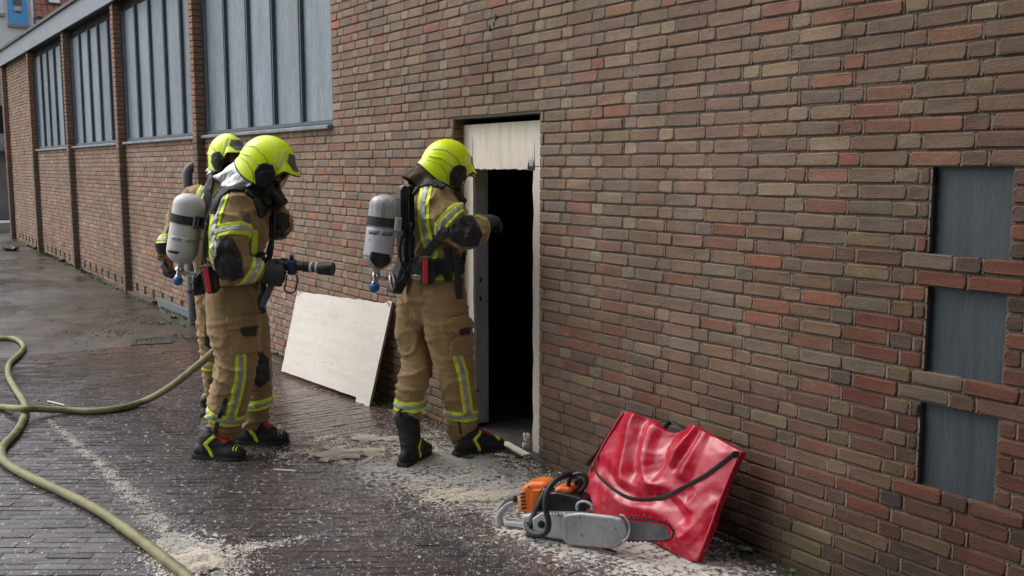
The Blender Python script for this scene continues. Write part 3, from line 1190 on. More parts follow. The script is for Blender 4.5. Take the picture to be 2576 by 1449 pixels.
w, (ya, yb, za, zb) = far_window(15, -60, 69, 64, M_BLUE, house, XB, 0.17, 0.45)
m1 = MB()
zr = far(40, 27)[2]
bx(m1, XB + 0.05, XB + 0.09, ya + .18, yb - .18, zr, zr + 0.18)
for i in range(8):
    y_ = ya + 0.28 + i * (yb - ya - 0.5) / 7
    bx(m1, XB + 0.05, XB + 0.08, y_ - .025, y_ + .025, za + .47, zr)
m1.build('railing', M_WHITEP, w)
far_window(-60, -60, 8, 34, M_WHITE, house, XB, 0.12)
m1 = MB()
A = far(84, 60)
tube(m1, [(XB + .1, A[1], 0.5), (XB + .1, A[1], 14)], .09, 10)
m1.build('downpipe', M_WHITE, house, smooth=True)

XC = XB + 0.6
th = thing('tiled_house', 'house with a steep red tiled roof and white roof window behind the fascia', 'house', (XC, 9, 0))
m1 = MB()
zg = far(110, 58, XC)[2]
ya2 = far(88, 50, XC)[1]
bx(m1, XC - 5, XC, ye + .02, ye + 12, 0.4, zg)
m1.build('wall', M_RENDER, th)
m1 = MB()
bx(m1, XC, XC + 0.3, ya2, ye + 12, zg - .1, zg + .08)
m1.build('gutter', M_GREYWALL, th, bevel=.03)
m1 = MB()
ZE = far(110, 43, XC)[2]
bx(m1, XC - 4, XC - 0.1, ya2, ye + 12, zg, ZE)
m1.build('eaves_board', M_PIPE, th)
slope = np.array([-1.0, 0, 2.2]) / math.hypot(1, 2.2)
m1 = MB()
yr0 = far(90, 20, XC)[1]
prism(m1, [(XC, yr0, ZE), (XC, ye + 12, ZE), (XC - 3.0, ye + 12, ZE + 6.6), (XC - 3.0, yr0 - .2, ZE + 6.6)], (-0.2, 0, -0.1))
roof = m1.build('roof', M_TILE, th)
nr, nc = 9, 14
tme = None
for r_ in range(nr):
    for c_ in range(nc):
        base = np.array([XC, yr0 + 0.12 + c_ * 0.24, ZE]) + slope * (r_ * 0.30)
        if tme is None:
            m1 = MB()
            nrm = np.array([2.2, 0, 1.0]) / math.hypot(1, 2.2)
            pts = []
            for k in range(7):
                a = k / 6
                yy = -0.12 + 0.24 * a
                hh = 0.05 * math.sin(a * math.pi) ** 1.0 + .02
                pts.append((yy, hh))
            vs = [np.array([0, y_, 0]) + nrm * h + slope * s_ for s_ in (-0.03, .31) for y_, h in pts]
            vs = [v_ + nrm * (0.03 if i < 7 else 0) for i, v_ in enumerate(vs)]
            m1.add(vs, [(i, i + 1, i + 8, i + 7) for i in range(6)] + [tuple(range(6, -1, -1))])
            o = m1.build('tile', M_TILE, roof)
            tme = o.data
        else:
            o = bpy.data.objects.new('tile', tme)
            place(o, roof)
        o.location = base + np.array([random.gauss(0, .006), random.gauss(0, .006), 0])
# roof window
A, B = far(118, -30, XC - .2), far(152, 12, XC - .2)
m1 = MB()
p_ = [np.array([XC + .18 - (z - ZE) / 2.2, y, z]) for y, z in ((A[1], B[2]), (B[1], B[2]), (B[1], A[2]), (A[1], A[2]))]
prism(m1, p_, (-0.12, 0, 0))
rw = m1.build('roof_window', M_PIPE, th)
m1 = MB()
cc = sum(p_) / 4
prism(m1, [cc + (q_ - cc) * 0.86 + np.array([.03, 0, .01]) for q_ in p_], (-0.02, 0, 0))
m1.build('pane', M_WHITE, rw)

XG = -31.0
gar = thing('garage_building', 'low grey wall with a mauve garage door at the end of the alley', 'garage', (XG, 3.5, 0.2))
zt = far(10, 168, XG)[2]
zc_ = far(10, 380, XG)[2]
zd0 = far(10, 575, XG)[2]
m1 = MB()
bx(m1, XG - 3, XG, 3.0, 9.0, zc_, zt)
bx(m1, XG - 3, XG - .06, 3.0, 9.0, 0, zc_)
m1.build('wall', M_GREYWALL, gar)
m1 = MB()
for i in range(10):
    bx(m1, XG - .06, XG - .03, 3.02, 9, zd0 + i * (zc_ - zd0) / 10 + .006, zd0 + (i + 1) * (zc_ - zd0) / 10)
m1.build('door', M_GARAGE, gar)
m1 = MB()
bx(m1, XG, XG + .5, 3.0, 9, zc_, zc_ + .2)
m1.build('canopy', M_FASCIA, gar)
A, B = far(-20, 265, XG), far(9, 335, XG)
m1 = MB()
bx(m1, XG, XG + .03, A[1], B[1], B[2], A[2])
m1.build('wall_panel', M_PANEL, gar)
m1 = MB()
bx(m1, -30.2, -29.7, -2, 9, gz(-30), gz(-30) + 0.01)
o = m1.build('road_marking', M_WHITE)
tag(o, kind='structure')
m1 = MB()
bx(m1, XG, -29.0, -8, 9, gz(-30) - .02, gz(-30) + 0.004)
o = m1.build('pavement', M_GREYWALL)
tag(o, kind='structure')

# unseen block added behind the lens: keeps low sky light off the near wall
blocker = thing('added_sky_blocker', 'unseen block added across the alley to dim the near end of the workshop wall', 'building', (6, -3, 0))
m1 = MB()
bx(m1, -3.4, 16, -9, -1.4, -0.3, 10)
m1.build('wall', M_MORTAR, blocker)
m1 = MB()
bx(m1, -3.5, 16.1, -9.1, -1.3, 10, 10.2)
m1.build('roof', M_DARKMETAL, blocker)
# ------------------------------------------------------------------ firefighters
def fabric_extra(nt, col, rough, mul):
    d = wramp(nt, 2, 0.05, 0.5, 1.0, 0.0)
    col = mul(col, (0.62, 0.58, 0.54), math_(nt, 'MULTIPLY', d, wnoise(nt, 6, 0.4, 0.65)))
    sm = wnoise(nt, 5.0, 0.52, 0.72)
    col = mul(col, (0.72, 0.70, 0.68), math_(nt, 'MULTIPLY', sm, 0.6))
    return col, rough
M_TAN = mat('tan_fire_fabric', [(0.262, 0.174, 0.076), (0.325, 0.222, 0.102), (0.38, 0.266, 0.132)], scale=5, rough=(0.75, 0.92), bump=0.0022, bscale=55, world_pos=True,
            fine=(260, .12), spec=0.25, sheen=0.15, extra=fabric_extra)
M_TAN2 = mat('brown_fabric', [(0.075, 0.052, 0.036), (0.12, 0.085, 0.06)], scale=9, rough=(0.8, 0.95), bump=0.002, bscale=80, world_pos=True, spec=.2)
M_YEL = mat('fluorescent_yellow_tape', [(0.66, 0.80, 0.03), (0.74, 0.88, 0.06)], scale=14, rough=(0.5, 0.7), world_pos=True, fine=(70, .08))
M_SILV = mat('silver_tape', [(0.30, 0.31, 0.31), (0.44, 0.45, 0.45)], scale=18, rough=(0.35, 0.5), metal=0.2, world_pos=True)
M_BLK = mat('black_rubberised_patch', [(0.012, 0.012, 0.013), (0.026, 0.026, 0.028)], scale=9, rough=(0.38, 0.6), world_pos=True, bump=0.0012, bscale=70)
M_BLKW = mat('black_webbing', [(0.014, 0.016, 0.015), (0.030, 0.033, 0.032)], scale=20, rough=(0.6, 0.85), world_pos=True, bump=0.001, bscale=200)
M_STRAPG = mat('dark_green_strap', [(0.026, 0.034, 0.029), (0.045, 0.055, 0.048)], scale=20, rough=(0.6, 0.85), world_pos=True)
M_GLOVE = mat('black_glove_leather', [(0.016, 0.017, 0.018), (0.044, 0.046, 0.048)], scale=18, rough=(0.5, 0.75), world_pos=True, bump=0.0018, bscale=90)
M_GLOVEO = mat('orange_glove_lining', [(0.30, 0.13, 0.05), (0.38, 0.18, 0.08)], scale=18, rough=(0.6, 0.8), world_pos=True)
M_BOOT = mat('black_boot_leather', [(0.010, 0.010, 0.011), (0.024, 0.024, 0.025)], scale=14, rough=(0.45, 0.7), spec=0.35, world_pos=True, bump=0.0016, bscale=90)
M_SOLE = mat('boot_sole', [(0.012, 0.012, 0.012), (0.03, 0.03, 0.03)], scale=20, rough=(0.7, 0.9), world_pos=True)
M_HELM = mat('fluorescent_helmet', [(0.78, 1.0, 0.006), (0.82, 1.0, 0.010)], scale=3, rough=(0.24, 0.34), world_pos=True, spec=0.5, coat=0.25, fine=(40, .03))
M_HELMD = mat('helmet_seam', [(0.42, 0.54, 0.015), (0.46, 0.58, 0.02)], scale=3, rough=(0.4, 0.5), world_pos=True)
M_HELMP = mat('helmet_pale_strip', [(0.75, 0.82, 0.35), (0.80, 0.86, 0.42)], scale=3, rough=(0.2, 0.3), world_pos=True)
M_PLAST = mat('black_plastic', [(0.010, 0.011, 0.012), (0.024, 0.025, 0.027)], scale=12, rough=(0.25, 0.5), world_pos=True)
M_GREYP = mat('grey_plastic', [(0.07, 0.085, 0.095), (0.11, 0.125, 0.135)], scale=9, rough=(0.3, 0.45), world_pos=True)
M_VISOR = mat('mask_visor', [(0.55, 0.57, 0.58)], scale=3, rough=(0.03, 0.06), transmission=1.0, world_pos=True)
M_VISOR.node_tree.nodes['Principled BSDF'].inputs['IOR'].default_value = 1.12
M_SKIN = mat('skin', [(0.42, 0.23, 0.17), (0.50, 0.29, 0.22)], scale=14, rough=(0.45, 0.6), world_pos=True)
M_ALU = mat('aluminised_cloth', [(0.26, 0.27, 0.28), (0.62, 0.63, 0.64)], scale=16, rough=(0.25, 0.42), metal=0.75, world_pos=True, bump=0.012, bscale=26)
M_CHROME = mat('chrome', [(0.5, 0.5, 0.5), (0.65, 0.65, 0.65)], scale=9, rough=(0.12, 0.25), metal=1.0, world_pos=True)
M_CYL = mat('pale_cylinder_wrap', [(0.52, 0.52, 0.52), (0.60, 0.595, 0.59)], scale=6, rough=(0.3, 0.5), world_pos=True, fine=(60, .06), stretch=(1, 1, .3))
M_CYLG = mat('carbon_cylinder_wrap', [(0.30, 0.305, 0.32), (0.44, 0.445, 0.46), (0.54, 0.545, 0.56)], scale=16, rough=(0.28, 0.45), world_pos=True, stretch=(3, 3, .25), fine=(90, .2))
M_LABELW = mat('white_label', [(0.52, 0.52, 0.58), (0.60, 0.60, 0.65)], scale=5, rough=(0.3, 0.45), world_pos=True)
M_LABELG = mat('label_print_grey', [(0.22, 0.23, 0.24), (0.32, 0.33, 0.33)], scale=90, rough=(0.4, 0.5), world_pos=True, stretch=(1, 1, 3))
M_LABELGR = mat('label_print_green', [(0.06, 0.13, 0.10), (0.22, 0.30, 0.28)], scale=120, rough=(0.4, 0.5), world_pos=True)
M_KNOB = mat('blue_knob', [(0.015, 0.10, 0.42), (0.03, 0.16, 0.55)], scale=9, rough=(0.35, 0.5), world_pos=True)
M_REDL = mat('red_torch_body', [(0.55, 0.035, 0.04), (0.65, 0.06, 0.06)], scale=7, rough=(0.3, 0.45), world_pos=True)
M_REDLACE = mat('red_lace_patch', [(0.30, 0.012, 0.025), (0.40, 0.022, 0.04)], scale=40, rough=(0.6, 0.8), world_pos=True)
M_BADGE = mat('sleeve_badge', [(0.06, 0.065, 0.08), (0.13, 0.13, 0.14)], scale=60, rough=(0.6, 0.8), world_pos=True)
M_BADGER = mat('sleeve_badge_red', [(0.30, 0.07, 0.04), (0.36, 0.12, 0.07)], scale=60, rough=(0.6, 0.8), world_pos=True)

def ridge(p, f, o):
    n = noise.noise(Vector((p[0] * f[0] + o, p[1] * f[1] - o, p[2] * f[2] + 2 * o)))
    return (1 - min(1.0, abs(n) * 3.2)) ** 2

class Person:
    """joints are world points; every limb is a tapered lofted path, blended into one skin"""
    def __init__(s, label, base, left, fwd):
        s.root = thing('person', label, 'person', tuple(base))
        s.left, s.fwd = unit(left), unit(fwd)
        s.mb = MB()
        s.limbs = []          # (name, path, radii)
    def limb(s, name, pts, r, r2=None, ref=None, k=5, n=18):
        P = spline(pts, k)
        def ex(q):
            q = np.asarray(q, float)
            return np.interp(np.linspace(0, len(q) - 1, len(P)), np.arange(len(q)), q)
        R1 = ex(r)
        R2 = ex(r2) if r2 is not None else R1
        tube(s.mb, P, R1, n, R2, ref=ref, round_caps=True)
        s.limbs.append((name, P, (R1 + R2) / 2))
    def ball(s, c, rad, ax=None):
        ellipsoid(s.mb, c, rad, ax)
    def skin(s, head_c, wr=1.0, voxel=0.0105):
        V, T, Q = blend_mesh(s.mb, voxel, 7, 0.5)
        N = vnormals(V, T)
        # which limb each vertex belongs to
        D = np.stack([np.min(np.linalg.norm(V[:, None, :] - P[None, ::2], axis=2) / R[None, ::2], axis=1) for _, P, R in s.limbs], 1)
        own = np.argmin(D, 1)
        names = [l[0] for l in s.limbs]
        disp = np.zeros(len(V))
        for i, p in enumerate(V):
            nm = names[own[i]]
            if nm == 'head':
                continue
            if nm.startswith('leg'):
                low = 1.0 if p[2] < 0.62 else max(0.25, 1 - (p[2] - 0.62) * 2.2)
                a = 0.0115 * low * ridge(p, (5, 5, 15), 1.3) + 0.006 * noise.noise(Vector((p[0] * 6, p[1] * 6, p[2] * 4 + 3))) + 0.0045 * low * ridge(p, (11, 11, 26), 7.7)
            elif nm.startswith('arm'):
                a = 0.014 * ridge(p, (9, 9, 9), 4.1) + 0.006 * noise.noise(Vector((p[0] * 8, p[1] * 8, p[2] * 8))) + 0.005 * ridge(p, (16, 16, 14), 9.2)
            else:
                a = 0.015 * ridge(p, (6, 6, 7), 2.2) + 0.008 * noise.noise(Vector((p[0] * 4, p[1] * 4, p[2] * 5))) + 0.0045 * ridge(p, (13, 13, 11), 5.5)
            disp[i] = a * wr * 1.3
        V = V + N * (disp - 0.008 * wr)[:, None]
        s.V, s.T, s.N = V, T, vnormals(V, T)
        s.own = own
        s.names = names
        hd = np.linalg.norm((V - head_c) / np.array([.135, .135, .17]), axis=1) < 1.0
        mi = [1 if all(hd[list(q)]) else 0 for q in Q]
        s.body = mesh_obj('body', V, Q, [M_TAN, M_SKIN], s.root, True, mi)
        s.px = to_px(V)
        s.face = -((s.N * unit_rows(V - CAM)).sum(1))        # 1 = turned to the lens side
        return s.body
    def is_limb(s, *nm):
        idx = [i for i, n in enumerate(s.names) if any(n.startswith(q) for q in nm)]
        return np.where(np.isin(s.own, idx), 1.0, -1.0)
    def patch(s, name, G, off, m, parent=None, **kw):
        return patch(name, s.V, s.T, s.N, G, off, m, parent or s.body, **kw)
    def ring(s, limb, c, axis, h, label='reflective_band', tri=True, off=0.005):
        """reflective tape round a limb: yellow-silver-yellow"""
        axis = unit(axis)
        t = (s.V - np.asarray(c)) @ axis
        near = 0.26 - np.linalg.norm(s.V - np.asarray(c), axis=1)
        mem = s.is_limb(limb)
        b = s.patch(label, [h - np.abs(t), near, mem], off, M_YEL)
        if tri and b:
            s.patch('silver_strip', [h * 0.36 - np.abs(t), near, mem], off + 0.003, M_SILV, b)
        return b
    def stripe(s, line, hw, limb=None, label='reflective_stripe', off=0.005, m=None, tri=True, side=1):
        """tape along a line on the side turned to the alley"""
        d = poly_dist(s.px, line)
        G = [hw - d, side * s.face - 0.02]
        if limb: G.append(s.is_limb(*limb))
        b = s.patch(label, G, off, m or M_YEL)
        if tri and b:
            s.patch('silver_strip', [hw * 0.38 - d] + G[1:], off + 0.003, M_SILV, b)
        return b
    def region(s, poly, name, m, off=0.006, limb=None, parent=None, rounded=0.0):
        G = [convex(s.px, poly), s.face - 0.02]
        if limb: G.append(s.is_limb(*limb))
        return s.patch(name, G, off, m, parent, one=True)

def unit_rows(A):
    return A / (np.linalg.norm(A, axis=1, keepdims=True) + 1e-12)

# --- helmet -----------------------------------------------------------------
def helmet(root, c, fwd, pitch, guard=None, big=1.0, visor_plate=True):
    c = np.asarray(c, float)
    f = unit(fwd)
    l = np.cross(ZV, f)
    a = pitch
    fx = f * math.cos(a) - ZV * math.sin(a)
    uz = f * math.sin(a) + ZV * math.cos(a)
    to = lambda p: c + (fx * p[0] + l * p[1] + uz * p[2]) * big
    sm = lambda x, a, b: (lambda t: t * t * (3 - 2 * t))(min(1, max(0, (x - a) / (b - a))))
    nth, nv = 128, 46
    Vl, F = [], []
    def rim(th):
        d = abs(math.degrees(th))
        z = 0.030 - 0.140 * sm(d, 42, 66)
        return z + 0.045 * sm(d, 105, 180)
    def pos(th, v, grow=0.0):
        ct, st = math.cos(th), math.sin(th)
        zr = rim(th)
        ax = (0.142 if ct > 0 else 0.158) + grow
        ay, az = 0.122 + grow, 0.150 + grow
        if zr >= 0:
            ph = v * math.acos(zr / az)
            z, rr = az * math.cos(ph), math.sin(ph)
        else:
            L1, L2 = math.pi / 2 * 0.145, -zr
            s = v * (L1 + L2)
            if s < L1:
                ph = s / L1 * math.pi / 2
                z, rr = az * math.cos(ph), math.sin(ph)
            else:
                z = -(s - L1)
                rr = 1 - 0.55 * (z / 0.30) ** 2
        x, y = ax * ct * rr, ay * st * rr
        d = abs(math.degrees(th))
        br = (1 - sm(d, 34, 62)) * sm(v, 0.76, 1.0)
        x += 0.040 * br * ct
        y += 0.028 * br * st
        z += -0.006 * br
        nb = sm(d, 110, 170) * sm(v, 0.86, 1.0)
        x += 0.012 * nb * ct
        # shallow raised crest
        z += 0.006 * math.exp(-(y / 0.03) ** 2) * max(0, min(1, z / 0.1))
        return np.array([x, y, z])
    for i in range(nv + 1):
        for k in range(nth):
            th = -math.pi + 2 * math.pi * k / nth
            Vl.append(pos(th, max(i / nv, 0.004)))
    for i in range(nv):
        for k in range(nth):
            k2 = (k + 1) % nth
            F.append((i * nth + k, (i + 1) * nth + k, (i + 1) * nth + k2, i * nth + k2))
    F.append(tuple(range(nth)))
    Vl = np.array(Vl)
    o = mesh_obj('helmet', [to(p) for p in Vl], F, M_HELM, root, True)
    s = o.modifiers.new('solid', 'SOLIDIFY')
    s.thickness = 0.006
    s.offset = -1
    T = np.array([t for q in F[:-1] for t in ((q[0], q[1], q[2]), (q[0], q[2], q[3]))])
    N = vnormals(Vl, T)
    if (N * Vl).sum() < 0:
        N = -N
    # dark edge bead
    m1 = MB()
    tube(m1, [to(pos(-math.pi + 2 * math.pi * k / nth, 1.0)) for k in range(nth)], 0.0042, 6, closed=True)
    m1.build('edge_bead', M_PLAST, o, smooth=True)
    up = lambda nm, G, off, m, par=o, thick=None: patch(nm, Vl, T, N, G, off, m, par, thick=thick, lift=to)
    xz = Vl[:, [0, 2]]
    for sd_ in (-1, 1):
        side = sd_ * Vl[:, 1] - 0.03
        ear = up('ear_cover', [convex(xz, [(0.014, 0.018), (0.054, 0.028), (0.09, -0.014), (0.098, -0.072), (0.071, -0.103), (0.022, -0.103), (-0.01, -0.048), (-0.005, -0.001)]), side], 0.014, M_PLAST)
        if ear:
            up('ear_knob', [0.026 - np.hypot(xz[:, 0] - 0.044, (xz[:, 1] + 0.045) * .8), side], 0.022, M_GREYP if False else M_PLAST, ear, 0.01)
        up('seam', [0.0036 - poly_dist(xz, [(-0.150, 0.035), (-0.08, 0.062), (-0.01, 0.05), (0.05, 0.01)]), side - .02], 0.0016, M_HELMD)
        up('seam', [0.0032 - poly_dist(xz, [(-0.150, -0.03), (-0.08, -0.025), (-0.03, -0.05), (0.0, -0.09)]), side - .02], 0.0016, M_HELMD)
        up('rib', [0.006 - poly_dist(xz, [(-0.14, -0.005), (-0.08, 0.012), (-0.02, 0.0), (0.012, -0.002)]), side - .02], 0.005, M_HELM)
        up('pale_strip', [0.0058 - poly_dist(xz, [(0.062, 0.118), (0.078, 0.07), (0.082, 0.02)]), sd_ * Vl[:, 1] - 0.045], 0.0032, M_HELMP)
    if visor_plate:
        yz = Vl[:, [1, 2]]
        up('front_plate', [convex(yz, [(-0.05, 0.045), (0.05, 0.045), (0.062, 0.075), (0.04, 0.112), (-0.04, 0.112), (-0.062, 0.075)]), Vl[:, 0] - 0.05], 0.004, M_GREYP)
    # inner padding shell, dark
    m1 = MB()
    ax_ = (fx, l, uz)
    if guard:
        gm, glen, gflare = guard
        rows = []
        ths = np.linspace(math.radians(88), math.radians(272), 40)
        for r_ in range(9):
            t = r_ / 8
            row = []
            for j_, th in enumerate(ths):
                e = min(1, 3.0 * min(j_, 39 - j_) / 39 + 0.25)
                p = pos(th if th <= math.pi else th - 2 * math.pi, 0.985)
                dirr = np.array([math.cos(th), math.sin(th), 0])
                wv = 0.014 * math.sin(th * 9 + 1.2) * t + 0.010 * math.sin(th * 17 + t * 4) * t
                p = p + dirr * (gflare * t ** 0.8 * e + wv - 0.008) + np.array([-0.01 * t, 0, -glen * t * e])
                row.append(to(p))
            rows.append(row)
        n_ = len(ths)
        vs = [p for r_ in rows for p in r_]
        fs = [(i * n_ + j, (i + 1) * n_ + j, (i + 1) * n_ + j + 1, i * n_ + j + 1) for i in range(8) for j in range(n_ - 1)]
        g = mesh_obj('neck_guard', vs, fs, gm, o, True)
        s = g.modifiers.new('solid', 'SOLIDIFY')
        s.thickness = 0.004
    return o, to, (fx, l, uz)

def face_mask(root, to, ax, glass=True):
    """respirator: rubber frame, clear lens and the snout with its valve"""
    fx, l, uz = ax
    m1 = MB()
    ellipsoid(m1, to((0.045, 0, -0.105)), (0.075, 0.07, 0.085), (fx, l, uz))
    tube(m1, [to((0.085, 0, -0.115)), to((0.125, 0, -0.13)), to((0.155, 0, -0.142))], [0.05, 0.042, 0.036], 14, round_caps=True)
    tube(m1, [to((0.02, 0, -0.12)), to((0.05, 0, -0.165)), to((0.085, 0, -0.175))], [0.06, 0.05, 0.04], 14, round_caps=True)
    V, T, Q = blend_mesh(m1, 0.007, 5)
    # leave the eye opening free
    o = mesh_obj('face_mask', V, Q, M_PLAST, root, True)
    m2 = MB()
    lathe(m2, to((0.150, 0, -0.142)), fx * .95 - uz * .3, [(0, .034), (0.012, .036), (0.03, .034), (0.034, .024)], 18)
    m2.build('valve', M_BLKW, o, smooth=True, angle=40)
    # lens shell
    rows = []
    for i in range(9):
        z = 0.035 - 0.125 * i / 8
        row = []
        for k in range(17):
            a = math.radians(-72 + 144 * k / 16)
            rr = 0.108 * (1 - 0.22 * ((z + 0.03) / 0.1) ** 2)
            row.append(to((0.022 + rr * math.cos(a), 0.098 * math.sin(a), z)))
        rows.append(row)
    vs = [p for r in rows for p in r]
    fs = [(i * 17 + k, (i + 1) * 17 + k, (i + 1) * 17 + k + 1, i * 17 + k + 1) for i in range(8) for k in range(16)]
    ln = mesh_obj('lens', vs, fs, M_VISOR, o, True)
    s = ln.modifiers.new('solid', 'SOLIDIFY')
    s.thickness = 0.003
    m3 = MB()
    border = [rows[0][k] for k in range(17)] + [rows[i][16] for i in range(1, 9)] + [rows[8][k] for k in range(15, -1, -1)] + [rows[i][0] for i in range(7, 0, -1)]
    tube(m3, border, 0.006, 6, closed=True)
    m3.build('lens_frame', M_PLAST, o, smooth=True)
    return o

# --- hands, boots ------------------------------------------------------------
def glove(parent, wrist, d, palm_n, curl=0.6, thumb=1, size=1.0, mat_=None, cuff=True, spread=0.09, lining=False):
    """gloved hand: palm, four jointed fingers of unequal length, thumb from the side of the palm"""
    d, pn = unit(d), unit(palm_n)
    pn = unit(pn - d * (pn @ d))
    side = np.cross(d, pn) * thumb
    w = np.asarray(wrist, float)
    S = size
    m1 = MB()
    tube(m1, [w - d * 0.045 * S, w + d * 0.01 * S, w + d * 0.05 * S, w + d * 0.098 * S], np.array([.044, .042, .050, .049]) * S, 16, np.array([.036, .031, .027, .022]) * S, ref=side, round_caps=True)
    lens = [0.074, 0.083, 0.078, 0.062]
    for i, L in enumerate(lens):
        off = (1.5 - i) * 0.0255 * S
        p = w + d * (0.088 - 0.006 * abs(i - 1.2)) * S + side * off
        ang = 0.18 + (1.5 - i) * 0.0
        dd = unit(d + side * (1.5 - i) * spread)
        pts = [p - dd * 0.03 * S, p]
        a = 0.0
        for seg, fr in ((0.44, .8), (0.32, 1.0), (0.26, .8)):
            a += curl * fr
            v_ = dd * math.cos(a) + pn * math.sin(a)
            pts.append(pts[-1] + v_ * L * S * seg)
        tube(m1, pts, np.array([.0125, .0145, .0138, .0128, .0115]) * S, 10, round_caps=True)
    # thumb leaves the side of the palm near its base
    tb = w + d * 0.028 * S + side * 0.034 * S
    t1 = unit(side * 0.75 + d * 0.65 + pn * 0.25)
    t2 = unit(d * 0.75 + side * 0.25 + pn * (0.35 + curl * .5))
    tube(m1, [tb - t1 * 0.012 * S, tb + t1 * 0.036 * S, tb + t1 * 0.036 * S + t2 * 0.032 * S, tb + t1 * 0.036 * S + t2 * 0.056 * S], np.array([.019, .0175, .016, .0135]) * S, 10, round_caps=True)
    V, T, Q = blend_mesh(m1, 0.0045, 4)
    o = mesh_obj('glove', V, Q, mat_ or M_GLOVE, parent, True)
    if cuff:
        m2 = MB()
        tube(m2, [w - d * 0.085 * S, w - d * 0.04 * S, w - d * 0.005 * S], np.array([.058, .056, .049]) * S, 18, np.array([.052, .048, .038]) * S, ref=side)
        m2.build('cuff', M_BLKW, o, smooth=True, angle=50)
        m3 = MB()
        tube(m3, [w - d * 0.020 * S, w - d * 0.012 * S], np.array([.0545, .0525]) * S, 18, np.array([.045, .043]) * S, ref=side)
        m3.build('piping', M_GLOVEO, o, smooth=True, angle=50)
    if lining:
        m4 = MB()
        tube(m4, [w + d * 0.03 * S + side * 0.02 * S + pn * .024 * S, w + d * 0.075 * S + side * .012 * S + pn * .026 * S], np.array([.016, .018]) * S, 10, round_caps=True)
        m4.build('palm_lining', M_GLOVEO, o, smooth=True)
    return o

def boot(parent, heel, toe_dir, shin_top, lean=None, tall=False, lit=True, lift=0.0):
    """heel: ground point under the heel; shin_top: centre of the shaft top"""
    h = np.asarray(heel, float)
    t = unit(np.array([toe_dir[0], toe_dir[1], 0]))
    sd_ = np.cross(ZV, t)
    top = np.asarray(shin_top, float)
    L = 0.315
    ankle = h + t * 0.085 + ZV * 0.12
    m1 = MB()
    tube(m1, [h + t * 0.075 + ZV * 0.055, ankle, ankle * .45 + top * .55, top], [0.060, 0.066, 0.074, 0.086], 18, [0.052, .056, .064, .074], ref=t, round_caps=True)
    foot = [h + t * 0.016 + ZV * 0.046, h + t * 0.07 + ZV * 0.050, h + t * 0.15 + ZV * 0.050, h + t * 0.22 + ZV * 0.045, h + t * 0.272 + ZV * 0.040]
    tube(m1, foot, [.046, .056, .060, .052, .042], 18, [.040, .045, .048, .054, .047], ref=ZV, round_caps=True)
    tube(m1, [ankle + t * 0.01, h + t * 0.13 + ZV * 0.095, h + t * 0.20 + ZV * .075], [.052, .05, .04], 14, round_caps=True)
    V, T, Q = blend_mesh(m1, 0.0065, 4)
    V[:, 2] = np.maximum(V[:, 2], h[2] + 0.022)
    N = vnormals(V, T)
    for i, p in enumerate(V):
        V[i] += N[i] * (0.004 * ridge(p, (10, 10, 26), 3.3) * (1 if p[2] > 0.09 else 0.2))
    o = mesh_obj('boot', V, Q, M_BOOT, parent, True)
    # welted sole with lugs
    out = [(-.026, .026), (-.008, .040), (.04, .043), (.10, .040), (.16, .046), (.22, .052), (.27, .046), (.300, .028), (.312, 0)]
    ol = [h + t * a + sd_ * b for a, b in out] + [h + t * a - sd_ * b for a, b in reversed(out[:-1])]
    ol = [p + ZV * 0.001 for p in spline(ol, 3, True)]
    m2 = MB()
    prism(m2, ol, ZV * 0.026)
    so = m2.build('sole', M_SOLE, o, bevel=0.004)
    rel = V - h
    st = np.stack([rel @ t, rel[:, 2]], 1)
    for s_ in (-1, 1):
        side = s_ * (rel @ sd_) - 0.012
        patch('chevron', V, T, N, [0.0095 - poly_dist(st, [(0.135, 0.145), (0.085, 0.098), (0.110, 0.058), (0.122, 0.03)]), side], 0.003, M_YEL, o)
        for dx in (0, 0.016):
            patch('toe_stripe', V, T, N, [0.0028 - poly_dist(st, [(0.243 + dx, 0.115), (0.255 + dx, 0.068)]), side + 0.004], 0.002, M_YEL, o)
    if lit:
        patch('red_laces', V, T, N, [convex(st, [(0.125, 0.150), (0.150, 0.165), (0.222, 0.118), (0.195, 0.100)]), 0.036 - np.abs(rel @ sd_), N @ ZV - 0.1], 0.006, M_REDLACE, o)
    m4 = MB()
    tube(m4, [top - t * .075 + ZV * .0, top - t * .09 + ZV * 0.05, top - t * .07 + ZV * .055], [.008] * 3, 8)
    m4.build('pull_loop', M_BLKW, o, smooth=True)
    return o

